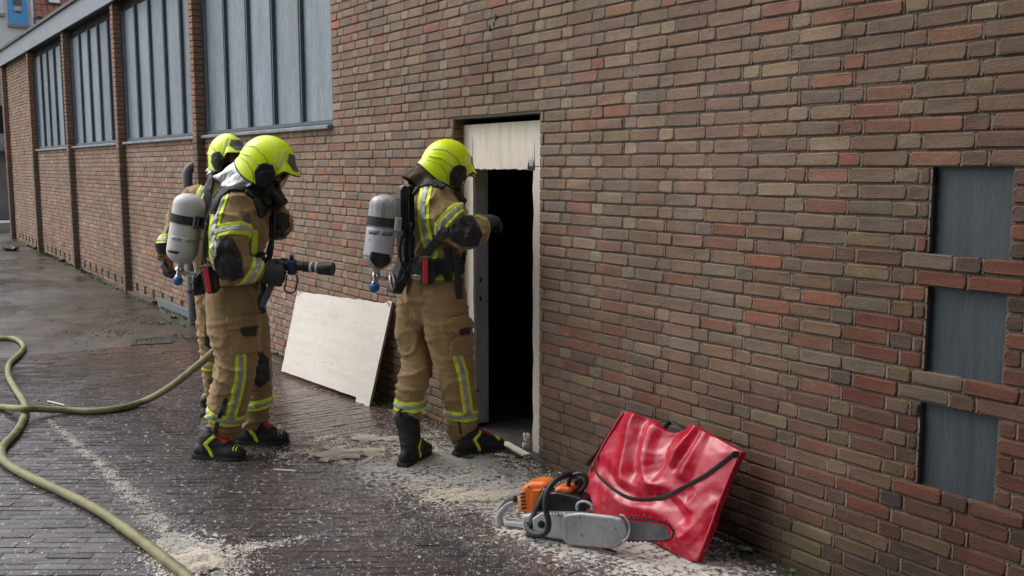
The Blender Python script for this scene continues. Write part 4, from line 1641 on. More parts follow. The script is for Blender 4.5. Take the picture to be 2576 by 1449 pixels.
# --- breathing apparatus -------------------------------------------------------
def apparatus(label, top, bot, r, body_dir, side_dir, carbon=False, plate=None):
    """top, bot: ends of the cylinder axis; body_dir points from the cylinder to the wearer's back"""
    top, bot = np.asarray(top, float), np.asarray(bot, float)
    d = unit(bot - top)
    L = np.linalg.norm(bot - top)
    root = thing('breathing_apparatus', label, 'breathing apparatus', tuple((top + bot) / 2), 'breathing apparatus worn by the firefighters')
    prof = []
    for k in range(8):
        a = math.pi / 2 * k / 7
        prof.append((r * .72 * (1 - math.cos(a)), r * math.sin(a)))
    body = [(t_, r) for t_ in np.linspace(r * .72, L - r * .85, 22)[1:]]
    for k in range(1, 8):
        a = math.pi / 2 * k / 7
        body.append((L - r * .85 + r * .85 * math.sin(a), max(r * math.cos(a), 0.022)))
    prof = prof + body + [(L + 0.012, 0.022), (L + 0.022, 0.016)]
    m1 = MB()
    lathe(m1, top, d, prof, 40)
    cyl = m1.build('cylinder', M_CYLG if carbon else M_CYL, root, smooth=True, angle=50)
    V = np.array(m1.v)
    T = np.array([t for q in m1.f if len(q) == 4 for t in ((q[0], q[1], q[2]), (q[0], q[2], q[3]))])
    N = vnormals(V, T)
    tt = ((V - top) @ d) / L
    bd = unit(body_dir - d * (np.asarray(body_dir) @ d))
    sdv = np.cross(d, bd)
    ang = np.degrees(np.arctan2((V - top) @ sdv, -((V - top) @ bd)))       # 0 = away from the body
    arc = ang * math.pi / 180 * r
    P2 = np.stack([arc, tt * L], 1)
    toc = unit(CAM - (top + bot) / 2)
    a0 = math.atan2(toc @ sdv, -(toc @ bd)) * r       # arc position of the side facing the alley
    lab = lambda nm, x0, x1, t0, t1, m, off, par: patch(nm, V, T, N, [convex(P2, [(a0 + x0 * r, t0 * L), (a0 + x1 * r, t0 * L), (a0 + x1 * r, t1 * L), (a0 + x0 * r, t1 * L)])], off, m, par)
    if carbon:
        lb = lab('label', -1.75, 1.75, 0.455, 0.83, M_LABELW, 0.0015, cyl)
        lab('print_band', -0.92, -0.10, 0.475, 0.535, M_LABELGR, 0.0024, lb)
        lab('print_band', 0.06, 0.95, 0.475, 0.535, M_LABELGR, 0.0024, lb)
        for row in range(6):
            lab('print_line', 0.20, 0.85 - 0.1 * (row % 3), 0.57 + row * .022, 0.578 + row * .022, M_LABELG, 0.0024, lb)
            lab('print_line', -0.42, 0.02 - 0.1 * (row % 2), 0.56 + row * .02, 0.567 + row * .02, M_LABELG, 0.0024, lb)
        patch('green_diamond', V, T, N, [convex(P2, [(a0 - .72 * r, .585 * L), (a0 - .60 * r, .615 * L), (a0 - .72 * r, .645 * L), (a0 - .84 * r, .615 * L)])], 0.0024, M_LABELGR, lb)
        patch('black_base', V, T, N, [convex(P2, [(a0 - .55 * r, .755 * L), (a0 + .90 * r, .775 * L), (a0 + 1.0 * r, .87 * L), (a0 + .55 * r, .965 * L), (a0 - .1 * r, .965 * L), (a0 - .55 * r, .87 * L)])], 0.003, M_PLAST, cyl)
    else:
        lb = lab('label', -0.95, 1.05, 0.60, 0.79, M_CYL, 0.0014, cyl)
        lab('print_band', -0.85, -0.12, 0.605, 0.66, M_LABELG, 0.0022, cyl)
        lab('print_band', 0.15, 0.95, 0.605, 0.66, M_LABELG, 0.0022, cyl)
        for row in range(4):
            lab('print_line', 0.2, 0.9 - .1 * (row % 2), 0.685 + row * .026, 0.693 + row * .026, M_LABELG, 0.0022, cyl)
            lab('print_line', -0.75, -0.2, 0.69 + row * .026, 0.698 + row * .026, M_LABELG, 0.0022, cyl)
        lab('dark_tape', -1.1, -0.15, 0.80, 0.845, M_PLAST, 0.002, cyl)
    # strap and buckle
    ts = 0.30
    m2 = MB()
    lathe(m2, top + d * (ts * L), d, [(0, r - .002), (0, r + 0.005), (0.05, r + 0.005), (0.05, r - .002)], 40)
    st = m2.build('strap', M_STRAPG if carbon else M_BLKW, root, smooth=True, angle=40)
    bdir = unit(toc - d * (toc @ d))
    bdir = unit(bdir * .62 + bd * .78)
    bc = top + d * (ts * L + 0.026) + bdir * (r + 0.014)
    bs = np.cross(d, bdir)
    m3 = MB()
    for s_ in (-1, 1):
        box(m3, bc + d * 0.032 * s_, (0.082, 0.012, 0.011), (bs, bdir, d))
        box(m3, bc + bs * 0.036 * s_, (0.011, 0.012, 0.075), (bs, bdir, d))
    box(m3, bc + bs * 0.010, (0.009, 0.012, 0.06), (bs, bdir, d))
    m3.build('buckle', M_WHITE if carbon else M_GREYP, root, bevel=0.003)
    # valve, pressure block and blue hand wheel
    ve = top + d * (L + 0.018)
    m4 = MB()
    lathe(m4, ve, d, [(0, .02), (0.008, .026), (0.02, .026), (0.024, .016), (0.05, .016), (0.054, .021), (0.062, .021)], 18)
    tube(m4, [ve + d * 0.03, ve + d * .03 + bd * 0.07, ve + d * .028 + bd * 0.10], [.013, .013, .017], 12)
    m4.build('valve', M_CHROME, root, smooth=True, angle=40)
    m5 = MB()
    kp = [(0, .016), (0.006, .024), (0.014, .029), (0.030, .029), (0.042, .024), (0.05, .014)]
    lathe(m5, ve + d * 0.058, d, kp, 10)
    m5.build('hand_wheel', M_KNOB, root, smooth=True, angle=30)
    return root, cyl, (d, bd, L, ve)
J = at
def px_v(a, b):
    return unit(np.asarray(b) - np.asarray(a))

def build_head(p, c, heading, pitch, guard, big=1.0, hood=M_BLKW, face_open=False, neck=None):
    hl, to, ax = helmet(p.root, c, heading, pitch, guard, big)
    p.limb('head', [neck, to((-0.01, 0, -0.12)), to((0.0, 0, -0.03))], [.062, .066, .08], k=4)
    p.ball(to((0.012, 0, -0.045)), (0.088, 0.074, 0.112), ax)
    p.ball(to((0.070, 0, -0.128)), (0.034, 0.034, 0.028), ax)
    p.ball(to((0.103, 0, -0.068)), (0.020, 0.013, 0.024), ax)
    p.ball(to((0.095, 0, -0.050)), (0.012, 0.010, 0.030), ax)
    for s in (-1, 1):
        p.ball(to((0.075, .037 * s, -0.075)), (0.026, 0.024, 0.026), ax)
        p.ball(to((0.083, .032 * s, -0.022)), (0.014, 0.028, 0.010), ax)
    return hl, to, ax

def finish_head(p, to, ax, hood, face_open):
    fm = face_mask(p.root, to, ax)
    m1 = MB()
    if face_open:
        ellipsoid(m1, to((-0.035, 0, -0.05)), (0.088, 0.092, 0.125), ax)
        tube(m1, [to((-0.03, 0, -0.11)), to((-0.03, 0, -0.19))], [.088, .09], 18)
    else:
        ellipsoid(m1, to((-0.012, 0, -0.05)), (0.100, 0.094, 0.128), ax)
        tube(m1, [to((-0.015, 0, -0.11)), to((-0.03, 0, -0.19))], [.09, .095], 18)
    m1.build('hood', hood, p.root, smooth=True, angle=60)
    for s in (-1, 1):
        m2 = MB()
        ellipsoid(m2, to((0.089, .033 * s, -0.042)), (0.012, 0.014, 0.008), ax, 10, 8)
        e = m2.build('eye', M_WHITE, p.body, smooth=True)
        m2 = MB()
        ellipsoid(m2, to((0.0985, .033 * s, -0.042)), (0.004, 0.0055, 0.0055), ax, 8, 6)
        m2.build('iris', M_PLAST, e, smooth=True)
    m2 = MB()
    tube(m2, [to((.088, -.022, -.1)), to((.098, 0, -.098)), to((.088, .022, -.1))], [.003, .006, .003], 8)
    m2.build('mouth', M_SKIN, p.body, smooth=True)

# ================= firefighter at the door (right) ============================
p3 = Person('firefighter in tan suit reaching one black glove into the open doorway', on_ground(1110, 1150), (-1, 0, 0), (0, 1, 0))
L3 = np.array([-1.0, 0, 0])
h3, to3, ax3 = build_head(p3, J(1126, 419, 5.66), RV * .92 + F0 * .38, math.radians(27), (M_TAN2, 0.10, 0.03), neck=J(1108, 478, 5.66))
p3.limb('torso', [J(1082, 775, 5.66), J(1083, 730, 5.66), J(1090, 660, 5.66), J(1096, 570, 5.66), J(1100, 512, 5.66), J(1106, 474, 5.66)],
        [.15, .185, .19, .215, .205, .10], [.125, .15, .145, .155, .135, .09], ref=L3)
p3.limb('leg_r', [J(1115, 735, 5.58), J(1126, 830, 5.56), J(1141, 910, 5.56), J(1156, 990, 5.64), J(1162, 1050, 5.70), J(1162, 1088, 5.74)], [.14, .135, .118, .105, .099, .096])
p3.limb('leg_l', [J(1050, 740, 5.78), J(1040, 830, 5.74), J(1049, 905, 5.68), J(1036, 975, 5.60), J(1026, 1045, 5.57)], [.125, .112, .098, .094, .085])
p3.limb('arm_r', [J(1092, 503, 5.50), J(1120, 543, 5.44), J(1166, 588, 5.40), J(1190, 581, 5.50), J(1204, 573, 5.58)], [.105, .106, .095, .074, .064])
p3.limb('arm_l', [J(1120, 510, 5.84), J(1140, 570, 5.98), J(1138, 620, 5.98), J(1146, 650, 5.82)], [.10, .095, .085, .07])
p3.skin(to3((0, 0, -0.04)))
finish_head(p3, to3, ax3, M_BLKW, False)
axr = px_v(J(1100, 520, 5.48), J(1172, 588, 5.40))
p3.ring('arm_r', J(1137, 558, 5.42), axr, 0.034)
p3.ring('arm_r', J(1207, 573, 5.58), px_v(J(1190, 583, 5.5), J(1210, 571, 5.62)), 0.024)
p3.region([(1128, 586), (1138, 562), (1160, 544), (1188, 544), (1198, 560), (1212, 590), (1200, 618), (1160, 618), (1136, 604)], 'elbow_patch', M_BLK, 0.008, ('arm_r',))
p3.stripe([(1074, 472), (1066, 505), (1066, 560), (1074, 600), (1088, 640)], 14.5, ('torso', 'arm_r'))
p3.stripe([(1150, 893), (1164, 940), (1171, 990), (1178, 1040)], 12.5, ('leg_r',))
p3.ring('leg_r', J(1163, 1037, 5.7), ZV + RV * .06, 0.031)
p3.ring('leg_l', J(1026, 1016, 5.58), ZV + RV * .04, 0.029)
pk = p3.region([(1128, 815), (1180, 800), (1194, 850), (1190, 893), (1134, 896)], 'cargo_pocket', M_TAN, 0.014, ('leg_r',))
fl = p3.region([(1116, 806), (1166, 792), (1190, 818), (1178, 830), (1130, 842)], 'pocket_flap', M_TAN, 0.022, ('leg_r',))
p3.region([(1150, 830), (1176, 822), (1174, 840), (1156, 846)], 'flap_tab', M_BLK, 0.026, ('leg_r',), fl)
p3.region([(1196, 900), (1215, 905), (1215, 990), (1198, 985)], 'knee_patch', M_BLK, 0.008, ('leg_r',))
wz = J(1090, 664, 5.66)[2]
up3 = p3.V[:, 2]
p3.patch('belt', [0.047 - np.abs(up3 - wz), p3.is_limb('torso')], 0.014, M_BLKW)
hz = J(1090, 688, 5.66)[2]
hb = p3.patch('hem_band', [0.020 - np.abs(up3 - hz), p3.is_limb('torso', 'leg')], 0.006, M_YEL)
p3.patch('silver_strip', [0.006 - np.abs(up3 - hz), p3.is_limb('torso', 'leg')], 0.009, M_SILV, hb)
p3.stripe([(1150, 1040), (1160, 1090)], 2.5, ('leg_r',), 'leg_zip', 0.004, M_BLK, False)
g = glove(p3.root, J(1213, 567, 5.63), px_v(J(1213, 567, 5.63), J(1244, 548, 5.76)), -ZV * .8 + F0 * .3, 0.7, 1, 1.25)
glove(p3.root, J(1149, 655, 5.80), px_v(J(1147, 650, 5.82), J(1158, 676, 5.72)), -RV, 0.5, -1, 1.0)
boot(p3.root, on_ground(1152, 1147), on_ground(1265, 1128) - on_ground(1150, 1147), J(1160, 1085, 5.74))
boot(p3.root, on_ground(1016, 1174), on_ground(1066, 1146) - on_ground(1016, 1176), J(1024, 1046, 5.56), lit=False)

a3, cyl3, (d3, b3, l3, v3) = apparatus('breathing set with streaked grey cylinder and white label worn at the doorway', J(969, 490, 5.46), J(947, 678, 5.44), 0.080, (0, 1, 0), (-1, 0, 0), True)
m = MB()
pl = [(1004, 500), (1010, 472), (1022, 462), (1036, 466), (1034, 520), (1036, 640), (1024, 700), (1002, 742), (978, 738), (990, 700), (1008, 650), (1004, 560)]
prism(m, [J(x + 10, y, 5.56) for x, y in pl], L3 * 0.10)
m.build('back_plate', M_PLAST, a3, bevel=0.012)
m = MB()
prism(m, [J(x, y, 5.50) for x, y in [(1006, 478), (1014, 466), (1030, 470), (1030, 575), (1008, 580)]], F0 * 0.05)
m.build('carry_frame', M_PLAST, a3, bevel=0.008)
for k, pts in enumerate(([(1012, 590), (1006, 640), (1018, 690), (1000, 715)], [(1035, 560), (1030, 620), (1034, 660), (1012, 700)], [(1020, 600), (1022, 660), (1040, 690)])):
    m = MB()
    tube(m, spline([J(x, y, 5.42 + k * .03) for x, y in pts], 5), 0.008, 8)
    m.build('hose_line', M_PLAST, a3, smooth=True)
m = MB()
lathe(m, J(985, 690, 5.42), ZV * -1 + RV * .1, [(0, .018), (.01, .024), (.05, .024), (.055, .016), (.075, .016)], 16)
m.build('reducer', M_CHROME, a3, smooth=True, angle=40)
o = p3.stripe([(1118, 582), (1090, 618), (1044, 676)], 10.5, ('torso', 'arm_r'), 'side_strap', 0.016, M_STRAPG, False)
o = p3.stripe([(1040, 486), (1056, 468), (1084, 460), (1112, 470)], 6.5, None, 'shoulder_strap', 0.018, M_BLKW, False)
for pts, wdt in (([(1126, 622), (1128, 660), (1128, 708)], .022), ([(1146, 640), (1152, 690), (1156, 752)], .020)):
    m = MB()
    tube(m, spline([J(x, y, 5.47) for x, y in pts], 4), wdt, 8, 0.004, ref=RV)
    m.build('strap_tail', M_BLKW, a3, smooth=True, angle=40)

def torch(label, pts, w, tilt):
    c = J(*pts, w)
    up_ = unit(ZV + RV * tilt)
    r_ = unit(RV - up_ * (RV @ up_))
    n_ = np.cross(up_, r_)
    t = thing('belt_torch', label, 'torch', tuple(c), 'torches on the belts')
    m = MB()
    out = [(-.045, .06), (-.038, -.055), (-.025, -.078), (.025, -.078), (.040, -.055), (.044, .06), (.02, .075), (-.02, .075)]
    prism(m, [c + r_ * a + up_ * b + n_ * -0.03 for a, b in out], n_ * 0.055)
    m.build('holster', M_PLAST, t, bevel=0.01)
    tc = -F0
    m = MB()
    out = [(-.016, .055), (-.014, -.07), (.014, -.07), (.016, .055), (.014, .088), (-.014, .088)]
    prism(m, [c + r_ * (a + (-0.010)) + up_ * b + tc * 0.022 for a, b in out], tc * 0.022)
    m.build('red_body', M_REDL, t, bevel=0.006)
    m = MB()
    box(m, c + up_ * 0.078 + tc * .03 - r_ * .012, (0.062, 0.03, 0.014), (r_, n_, up_))
    m.build('clip', M_GREYP, t, bevel=0.004)
torch('black and red torch hanging on the belt of the firefighter at the doorway', (1076, 682), 5.435, 0.0)

# ================= firefighter with the nozzle (middle) ======================
p1 = Person('firefighter in tan suit aiming a black nozzle, glove raised to the mask', on_ground(580, 1135), F0, RV)
h1, to1, ax1 = build_head(p1, J(674, 414, 5.72), RV * .99 - F0 * .06, math.radians(29), (M_ALU, 0.12, 0.045), 1.07, neck=J(640, 480, 5.73))
p1.limb('torso', [J(588, 790, 5.74), J(585, 740, 5.74), J(586, 668, 5.74), J(596, 585, 5.74), J(606, 522, 5.74), J(632, 482, 5.74)],
        [.15, .19, .195, .215, .205, .10], [.135, .165, .160, .175, .155, .095], ref=F0)
p1.limb('leg_r', [J(580, 738, 5.64), J(586, 830, 5.60), J(596, 905, 5.58), J(582, 975, 5.62), J(566, 1045, 5.64), J(566, 1092, 5.66)], [.155, .148, .118, .118, .112, .086])
p1.limb('leg_l', [J(608, 740, 5.88), J(630, 840, 5.90), J(644, 915, 5.90), J(644, 985, 5.92), J(641, 1068, 5.93)], [.135, .118, .100, .096, .088])
p1.limb('arm_r', [J(596, 520, 5.55), J(582, 585, 5.47), J(580, 655, 5.43), J(618, 680, 5.46), J(650, 686, 5.49)], [.112, .106, .098, .080, .068])
p1.limb('arm_l', [J(622, 520, 5.94), J(668, 556, 6.00), J(700, 570, 5.98), J(700, 545, 5.90), J(695, 528, 5.84)], [.105, .095, .082, .068, .062])
p1.skin(to1((0, 0, -0.04)))
finish_head(p1, to1, ax1, M_BLKW, False)
p1.ring('arm_r', J(586, 590, 5.46), px_v(J(592, 530, 5.54), J(581, 655, 5.43)) + RV * .22, 0.036)
p1.ring('arm_r', J(634, 681, 5.475), px_v(J(600, 668, 5.44), J(652, 690, 5.49)) - ZV * .15, 0.032)
p1.region([(534, 640), (542, 602), (572, 596), (598, 604), (604, 640), (616, 666), (616, 694), (586, 706), (550, 698)], 'elbow_patch', M_BLK, 0.008, ('arm_r',))
p1.region([(676, 555), (690, 535), (724, 538), (730, 580), (704, 606), (676, 594)], 'elbow_patch', M_BLK, 0.008, ('arm_l',))
p1.stripe([(563, 492), (546, 540), (538, 585), (542, 640)], 13, ('torso', 'arm_r'))
p1.stripe([(641, 585), (638, 632)], 7.5, ('torso',), tri=False)
p1.stripe([(606, 898), (605, 950), (594, 1000), (580, 1052)], 13.5, ('leg_r',))
p1.ring('leg_r', J(561, 1040, 5.63), px_v(J(596, 905, 5.58), J(560, 1060, 5.64)), 0.033)
p1.ring('leg_l', J(643, 1014, 5.92), ZV + RV * -.12, 0.031)
p1.region([(640, 900), (654, 880), (674, 905), (676, 955), (652, 978), (636, 958)], 'knee_patch', M_BLK, 0.010, ('leg_l',))
p1.region([(578, 815), (656, 800), (658, 884), (582, 894)], 'cargo_pocket', M_TAN, 0.014, ('leg_r',))
fl = p1.region([(570, 804), (658, 790), (660, 818), (574, 832)], 'pocket_flap', M_TAN, 0.022, ('leg_r',))
p1.region([(602, 826), (642, 819), (638, 842), (610, 846)], 'flap_tab', M_BLK, 0.027, ('leg_r',), fl)
p1.stripe([(568, 1006), (548, 1060), (538, 1108)], 5, ('leg_r',), 'leg_zip', 0.006, M_BLK, False)
bz = J(590, 700, 5.74)[2]
p1.patch('belt', [0.022 - np.abs(p1.V[:, 2] - bz), p1.is_limb('torso', 'leg')], 0.010, M_TAN)
bz2 = J(590, 664, 5.74)[2]
p1.patch('belt', [0.030 - np.abs(p1.V[:, 2] - bz2), p1.is_limb('torso')], 0.016, M_BLKW)
p1.region([(610, 545), (626, 538), (634, 556), (614, 566)], 'badge', M_BADGE, 0.004, ('arm_r', 'torso'))
p1.region([(604, 562), (618, 560), (616, 582), (604, 578)], 'badge', M_BADGER, 0.004, ('arm_r', 'torso'))
glove(p1.root, J(654, 688, 5.49), RV * .93 - ZV * .08 + F0 * .05, F0 * .9 + ZV * -.25, 1.35, 1, 1.22)
glove(p1.root, J(694, 526, 5.83), ZV * .9 - RV * .15, -RV * .6 - F0 * .4, 0.9, 1, 1.0)
boot(p1.root, on_ground(497, 1150), on_ground(622, 1160) - on_ground(490, 1150), J(540, 1066, 5.69))
boot(p1.root, on_ground(602, 1116), on_ground(716, 1116) - on_ground(598, 1116), J(640, 1066, 5.92))
a1, cyl1, (d1, b1, l1, v1) = apparatus('breathing set with a plain pale cylinder worn by the firefighter with the nozzle', J(480, 487, 5.70), J(454, 664, 5.70), 0.090, RV, F0, False)
m = MB()
pl = [(512, 560), (535, 490), (552, 470), (568, 476), (548, 540), (536, 640), (535, 690), (508, 742), (484, 746), (480, 720), (500, 690), (508, 620)]
prism(m, [J(x, y, 5.62) for x, y in pl], F0 * 0.24)
m.build('back_plate', M_PLAST, a1, bevel=0.012)
for k, pts in enumerate(([(520, 560), (512, 620), (516, 670), (492, 700)], [(528, 590), (522, 650), (508, 690)])):
    m = MB()
    tube(m, spline([J(x, y, 5.58 + k * .04) for x, y in pts], 5), 0.007, 8)
    m.build('hose_line', M_PLAST, a1, smooth=True)
m = MB()
lathe(m, J(494, 690, 5.62), ZV * -1 + RV * -.1, [(0, .018), (.01, .024), (.05, .026), (.055, .018), (.085, .02)], 16)
m.build('reducer', M_PLAST, a1, smooth=True, angle=40)
p1.stripe([(540, 530), (552, 494), (580, 474), (616, 476), (646, 502), (656, 540)], 7.5, None, 'shoulder_strap', 0.018, M_BLKW, False)
p1.stripe([(655, 640), (640, 690)], 8, ('torso',), 'side_strap', 0.016, M_BLKW, False)
for k, pts in enumerate(([(690, 500), (690, 560), (684, 620), (668, 660)], [(676, 510), (682, 590), (678, 640), (662, 668)])):
    m = MB()
    tube(m, spline([J(x, y, 5.74 + k * .06) for x, y in pts], 5), 0.009, 8)
    m.build('hose_line', M_PLAST, a1, smooth=True)
for pts, wdt in (([(664, 690), (662, 730), (654, 760), (664, 788)], .016), ([(672, 640), (684, 600), (682, 640), (668, 680)], .010)):
    m = MB()
    tube(m, spline([J(x, y, 5.56) for x, y in pts], 5), wdt, 8, 0.005, ref=RV)
    m.build('strap_tail', M_BLKW, a1, smooth=True, angle=40)
torch('black and red torch hanging on the belt of the firefighter with the nozzle', (531, 703), 5.46, -0.12)

# ================= firefighter half hidden behind (left) =====================
fw2 = unit(-F0 * .85 + RV * .5)
lf2 = np.cross(ZV, fw2)
p2 = Person('firefighter half hidden behind the one with the nozzle, black glove hanging by the pipe', on_ground(545, 1008), lf2, fw2)
h2, to2, ax2 = build_head(p2, J(573, 391, 6.76), RV * .80 - F0 * .60, math.radians(3), (M_ALU, 0.05, 0.012), 0.96, neck=J(556, 466, 6.78))
p2.limb('torso', [J(560, 760, 6.78), J(556, 715, 6.78), J(556, 650, 6.78), J(554, 570, 6.78), J(553, 508, 6.78), J(554, 470, 6.78)],
        [.15, .185, .19, .21, .20, .10], [.125, .15, .145, .155, .135, .09], ref=lf2)
p2.limb('arm_r', [J(497, 502, 6.76), J(462, 545, 6.72), J(440, 585, 6.68), J(426, 615, 6.64), J(418, 642, 6.60)], [.105, .098, .085, .072, .064])
p2.limb('arm_l', [J(612, 502, 6.90), J(632, 560, 6.96), J(628, 620, 6.94), J(618, 650, 6.84)], [.105, .098, .085, .07])
p2.limb('leg_r', [J(536, 725, 6.74), J(535, 800, 6.70), J(536, 850, 6.68), J(543, 930, 6.74), J(543, 985, 6.80)], [.135, .115, .10, .092, .085])
p2.limb('leg_l', [J(588, 725, 6.86), J(592, 850, 6.84), J(600, 985, 6.92)], [.13, .105, .088])
p2.skin(to2((0, 0, -0.04)))
finish_head(p2, to2, ax2, M_BLKW, True)
p2.ring('arm_r', J(427, 612, 6.64), px_v(J(440, 585, 6.68), J(418, 642, 6.60)), 0.034)
p2.region([(424, 575), (440, 560), (452, 585), (446, 610), (428, 606)], 'elbow_patch', M_BLK, 0.006, ('arm_r',))
p2.stripe([(516, 466), (503, 492), (498, 520)], 9.5, ('torso', 'arm_r'))
p2.region([(517, 812), (552, 812), (556, 866), (536, 884), (516, 866)], 'knee_patch', M_BLK, 0.010, ('leg_r',))
p2.ring('leg_r', J(543, 916, 6.73), ZV, 0.032)
p2.ring('leg_l', J(597, 916, 6.88), ZV, 0.032)
glove(p2.root, J(418, 646, 6.60), -ZV * .97 + RV * .10, RV * .95 - F0 * .2, 0.75, 1, 1.15, lining=True)
glove(p2.root, J(616, 656, 6.82), -ZV * .9 - RV * .2, -RV, 0.6, -1, 1.05)
boot(p2.root, on_ground(556, 1000), on_ground(522, 1020) - on_ground(552, 1002), J(545, 975, 6.80))
boot(p2.root, on_ground(604, 1000), on_ground(590, 1020) - on_ground(604, 1000), J(600, 975, 6.94))
bp = J(556, 560, 6.78) - fw2 * 0.27
a2, cyl2, _ = apparatus('breathing set on the half hidden firefighter, only its black straps showing', bp + ZV * .1, bp - ZV * .34, 0.085, fw2, lf2, False)
m = MB()
box(m, bp + fw2 * .10 - ZV * .1, (0.22, 0.03, 0.5), (lf2, fw2, ZV))
m.build('back_plate', M_PLAST, a2, bevel=0.01)
p2.stripe([(530, 460), (524, 482), (524, 540), (526, 620)], 9, ('torso',), 'shoulder_strap', 0.016, M_BLKW, False)
p2.stripe([(588, 462), (594, 500), (592, 620)], 9, ('torso',), 'shoulder_strap', 0.016, M_BLKW, False)
# ------------------------------------------------------------------ hoses and nozzle
M_HOSE = mat('yellow_green_hose', [(0.115, 0.108, 0.045), (0.19, 0.178, 0.072), (0.25, 0.235, 0.105)], scale=9, rough=(0.5, 0.7), bump=0.0012, bscale=220, world_pos=True, fine=(200, .12))
M_NOZ = mat('black_nozzle', [(0.010, 0.010, 0.012), (0.028, 0.028, 0.032)], scale=16, rough=(0.25, 0.45), world_pos=True)
M_PURP = mat('violet_bail', [(0.022, 0.018, 0.07), (0.04, 0.032, 0.12)], scale=16, rough=(0.3, 0.45), world_pos=True)
M_GREYM = mat('worn_grey_metal', [(0.16, 0.165, 0.17), (0.30, 0.305, 0.31)], scale=20, rough=(0.35, 0.55), metal=0.5, world_pos=True)
HR = 0.0240
def hose(name, label, pts, group):
    P = spline(pts, 8)
    m = MB()
    tube(m, P, HR, 16)
    o = m.build(name, M_HOSE, smooth=True, angle=60)
    return tag(o, label, 'fire hose', group)
low = [(-60, 848), (0, 850), (40, 853), (60, 872), (48, 892), (24, 915), (22, 945), (40, 980), (62, 1015), (62, 1045), (42, 1085), (14, 1115), (4, 1135), (14, 1162), (60, 1192), (150, 1234), (250, 1285), (345, 1352), (430, 1418), (480, 1460), (540, 1530)]
pts = []
for x, y in low:
    p = on_ground(x, y, HR)
    pts.append(np.array([p[0], p[1], HR + gz(p[0])]))
hose('fire_hose', 'olive yellow hose snaking in a bend along the left edge to the bottom', pts, 'fire hoses')
pts = []
for x, y in [(-90, 1022), (0, 1024)]:
    pts.append(on_ground(x, y, HR))
pts.append(on_ground(35, 1027, HR * 2.2)); pts.append(on_ground(66, 1028, HR * 3.02)); pts.append(on_ground(100, 1029, HR * 2.2))
for x, y in [(170, 1032), (240, 1034), (310, 1025)]:
    pts.append(on_ground(x, y, HR))
pts += [J(370, 1006, 6.86), J(430, 972, 6.55), J(490, 925, 6.2), J(545, 878, 5.93), J(592, 830, 5.82), J(628, 770, 5.74), J(650, 710, 5.66), J(672, 672, 5.60), J(690, 667, 5.575)]
hs = thing('fire_hose', 'olive yellow hose rising from the ground to the nozzle in the glove', 'fire hose', tuple(pts[5]), 'fire hoses')
m = MB()
tube(m, spline(pts, 8), HR, 16)
m.build('hose_jacket', M_HOSE, hs, smooth=True, angle=60)
A, B = J(684, 664, 5.575), J(838, 677, 5.50)
nd = unit(B - A)
Ln = np.linalg.norm(B - A)
m = MB()
lathe(m, A, nd, [(0, .020), (.004, .032), (.05, .034), (.055, .038), (.085, .038), (.09, .032), (.11, .032), (.115, .036), (.135, .036), (.14, .026), (.19, .026)], 24)
noz = m.build('nozzle', M_NOZ, hs, smooth=True, angle=35)
m = MB()
q = A + nd * .19
prof, t = [], 0
for k in range(4):
    prof += [(t, .027), (t + .003, .030), (t + .010, .030), (t + .013, .026)]
    t += .015
prof += [(t, .027), (t + .03, .027), (t + .034, .035), (t + .04, .037), (Ln - .19 - .012, .039), (Ln - .19, .038), (Ln - .195, .022)]
lathe(m, q, nd, prof, 24)
m.build('spray_head', M_NOZ, noz, smooth=True, angle=35)
for k, (t, r_) in enumerate(((.236, .0305), (.272, .0305))):
    m = MB()
    lathe(m, A + nd * t, nd, [(0, .026), (0, r_), (.014, r_), (.014, .026)], 24)
    m.build('pale_ring', M_LABELW if k == 0 else M_WHITE, noz, smooth=True, angle=35)
# shut-off collar and loop handle
m = MB()
box(m, A + nd * .125 - ZV * .008, (0.05, 0.075, 0.085), (nd, F0, ZV))
box(m, A + nd * .122 + ZV * .046, (0.018, 0.05, 0.03), (nd, F0, ZV))
m.build('collar', M_PURP, noz, bevel=0.01)
m = MB()
lp = [(722, 692), (718, 716), (716, 728), (724, 735), (738, 736), (744, 726), (749, 702), (744, 692)]
tube(m, spline([J(x, y, 5.535) for x, y in lp], 4), 0.0048, 8)
m.build('bail_handle', M_PURP, noz, smooth=True)
m = MB()
tube(m, [J(740, 655, 5.535), J(737, 644, 5.535), J(732, 640, 5.535)], 0.006, 8, round_caps=True)
m.build('lever', M_GREYM, noz, smooth=True)
m = MB()
tube(m, [J(700, 676, 5.56), J(688, 705, 5.56), J(672, 742, 5.56), J(660, 768, 5.56)], [.021, .021, .020, .018], 14, round_caps=True)
m.build('pistol_grip', M_GREYP, noz, smooth=True)

# ------------------------------------------------------------------ plywood: cut panel left in the doorway, and the sheet leaning on the wall
PY = WY + 0.075
ply = thing('plywood_boarding', 'plywood boarding left around the sawn-out hole in the doorway', 'boarding', (-4.9, PY, 0))
hx0, hx1 = on_y(1191, 700, PY)[0], on_y(1341, 700, PY)[0]
hz = on_y(1300, 426, PY)[2]
x0, x1 = DOOR[0] + 0.004, DOOR[1] + 0.02
zt = DOOR[3] - 0.035
def rag(a, b, n, amp):
    return [a + (b - a) * i / n + random.gauss(0, amp) for i in range(n + 1)]
xs_ = np.linspace(hx0, hx1, 34)
edge = [(x, hz + random.gauss(0, .002) + (.012 if i > 31 else 0)) for i, x in enumerate(xs_)]
m = MB()
prism(m, [(x0, PY, zt), (x1, PY, zt)] + [(x1, PY, hz + .02)] + [(x, PY, z) for x, z in edge[::-1]] + [(x0, PY, hz + .02)], (0, 0.018, 0))
tp = m.build('top_piece', M_PLY, ply)
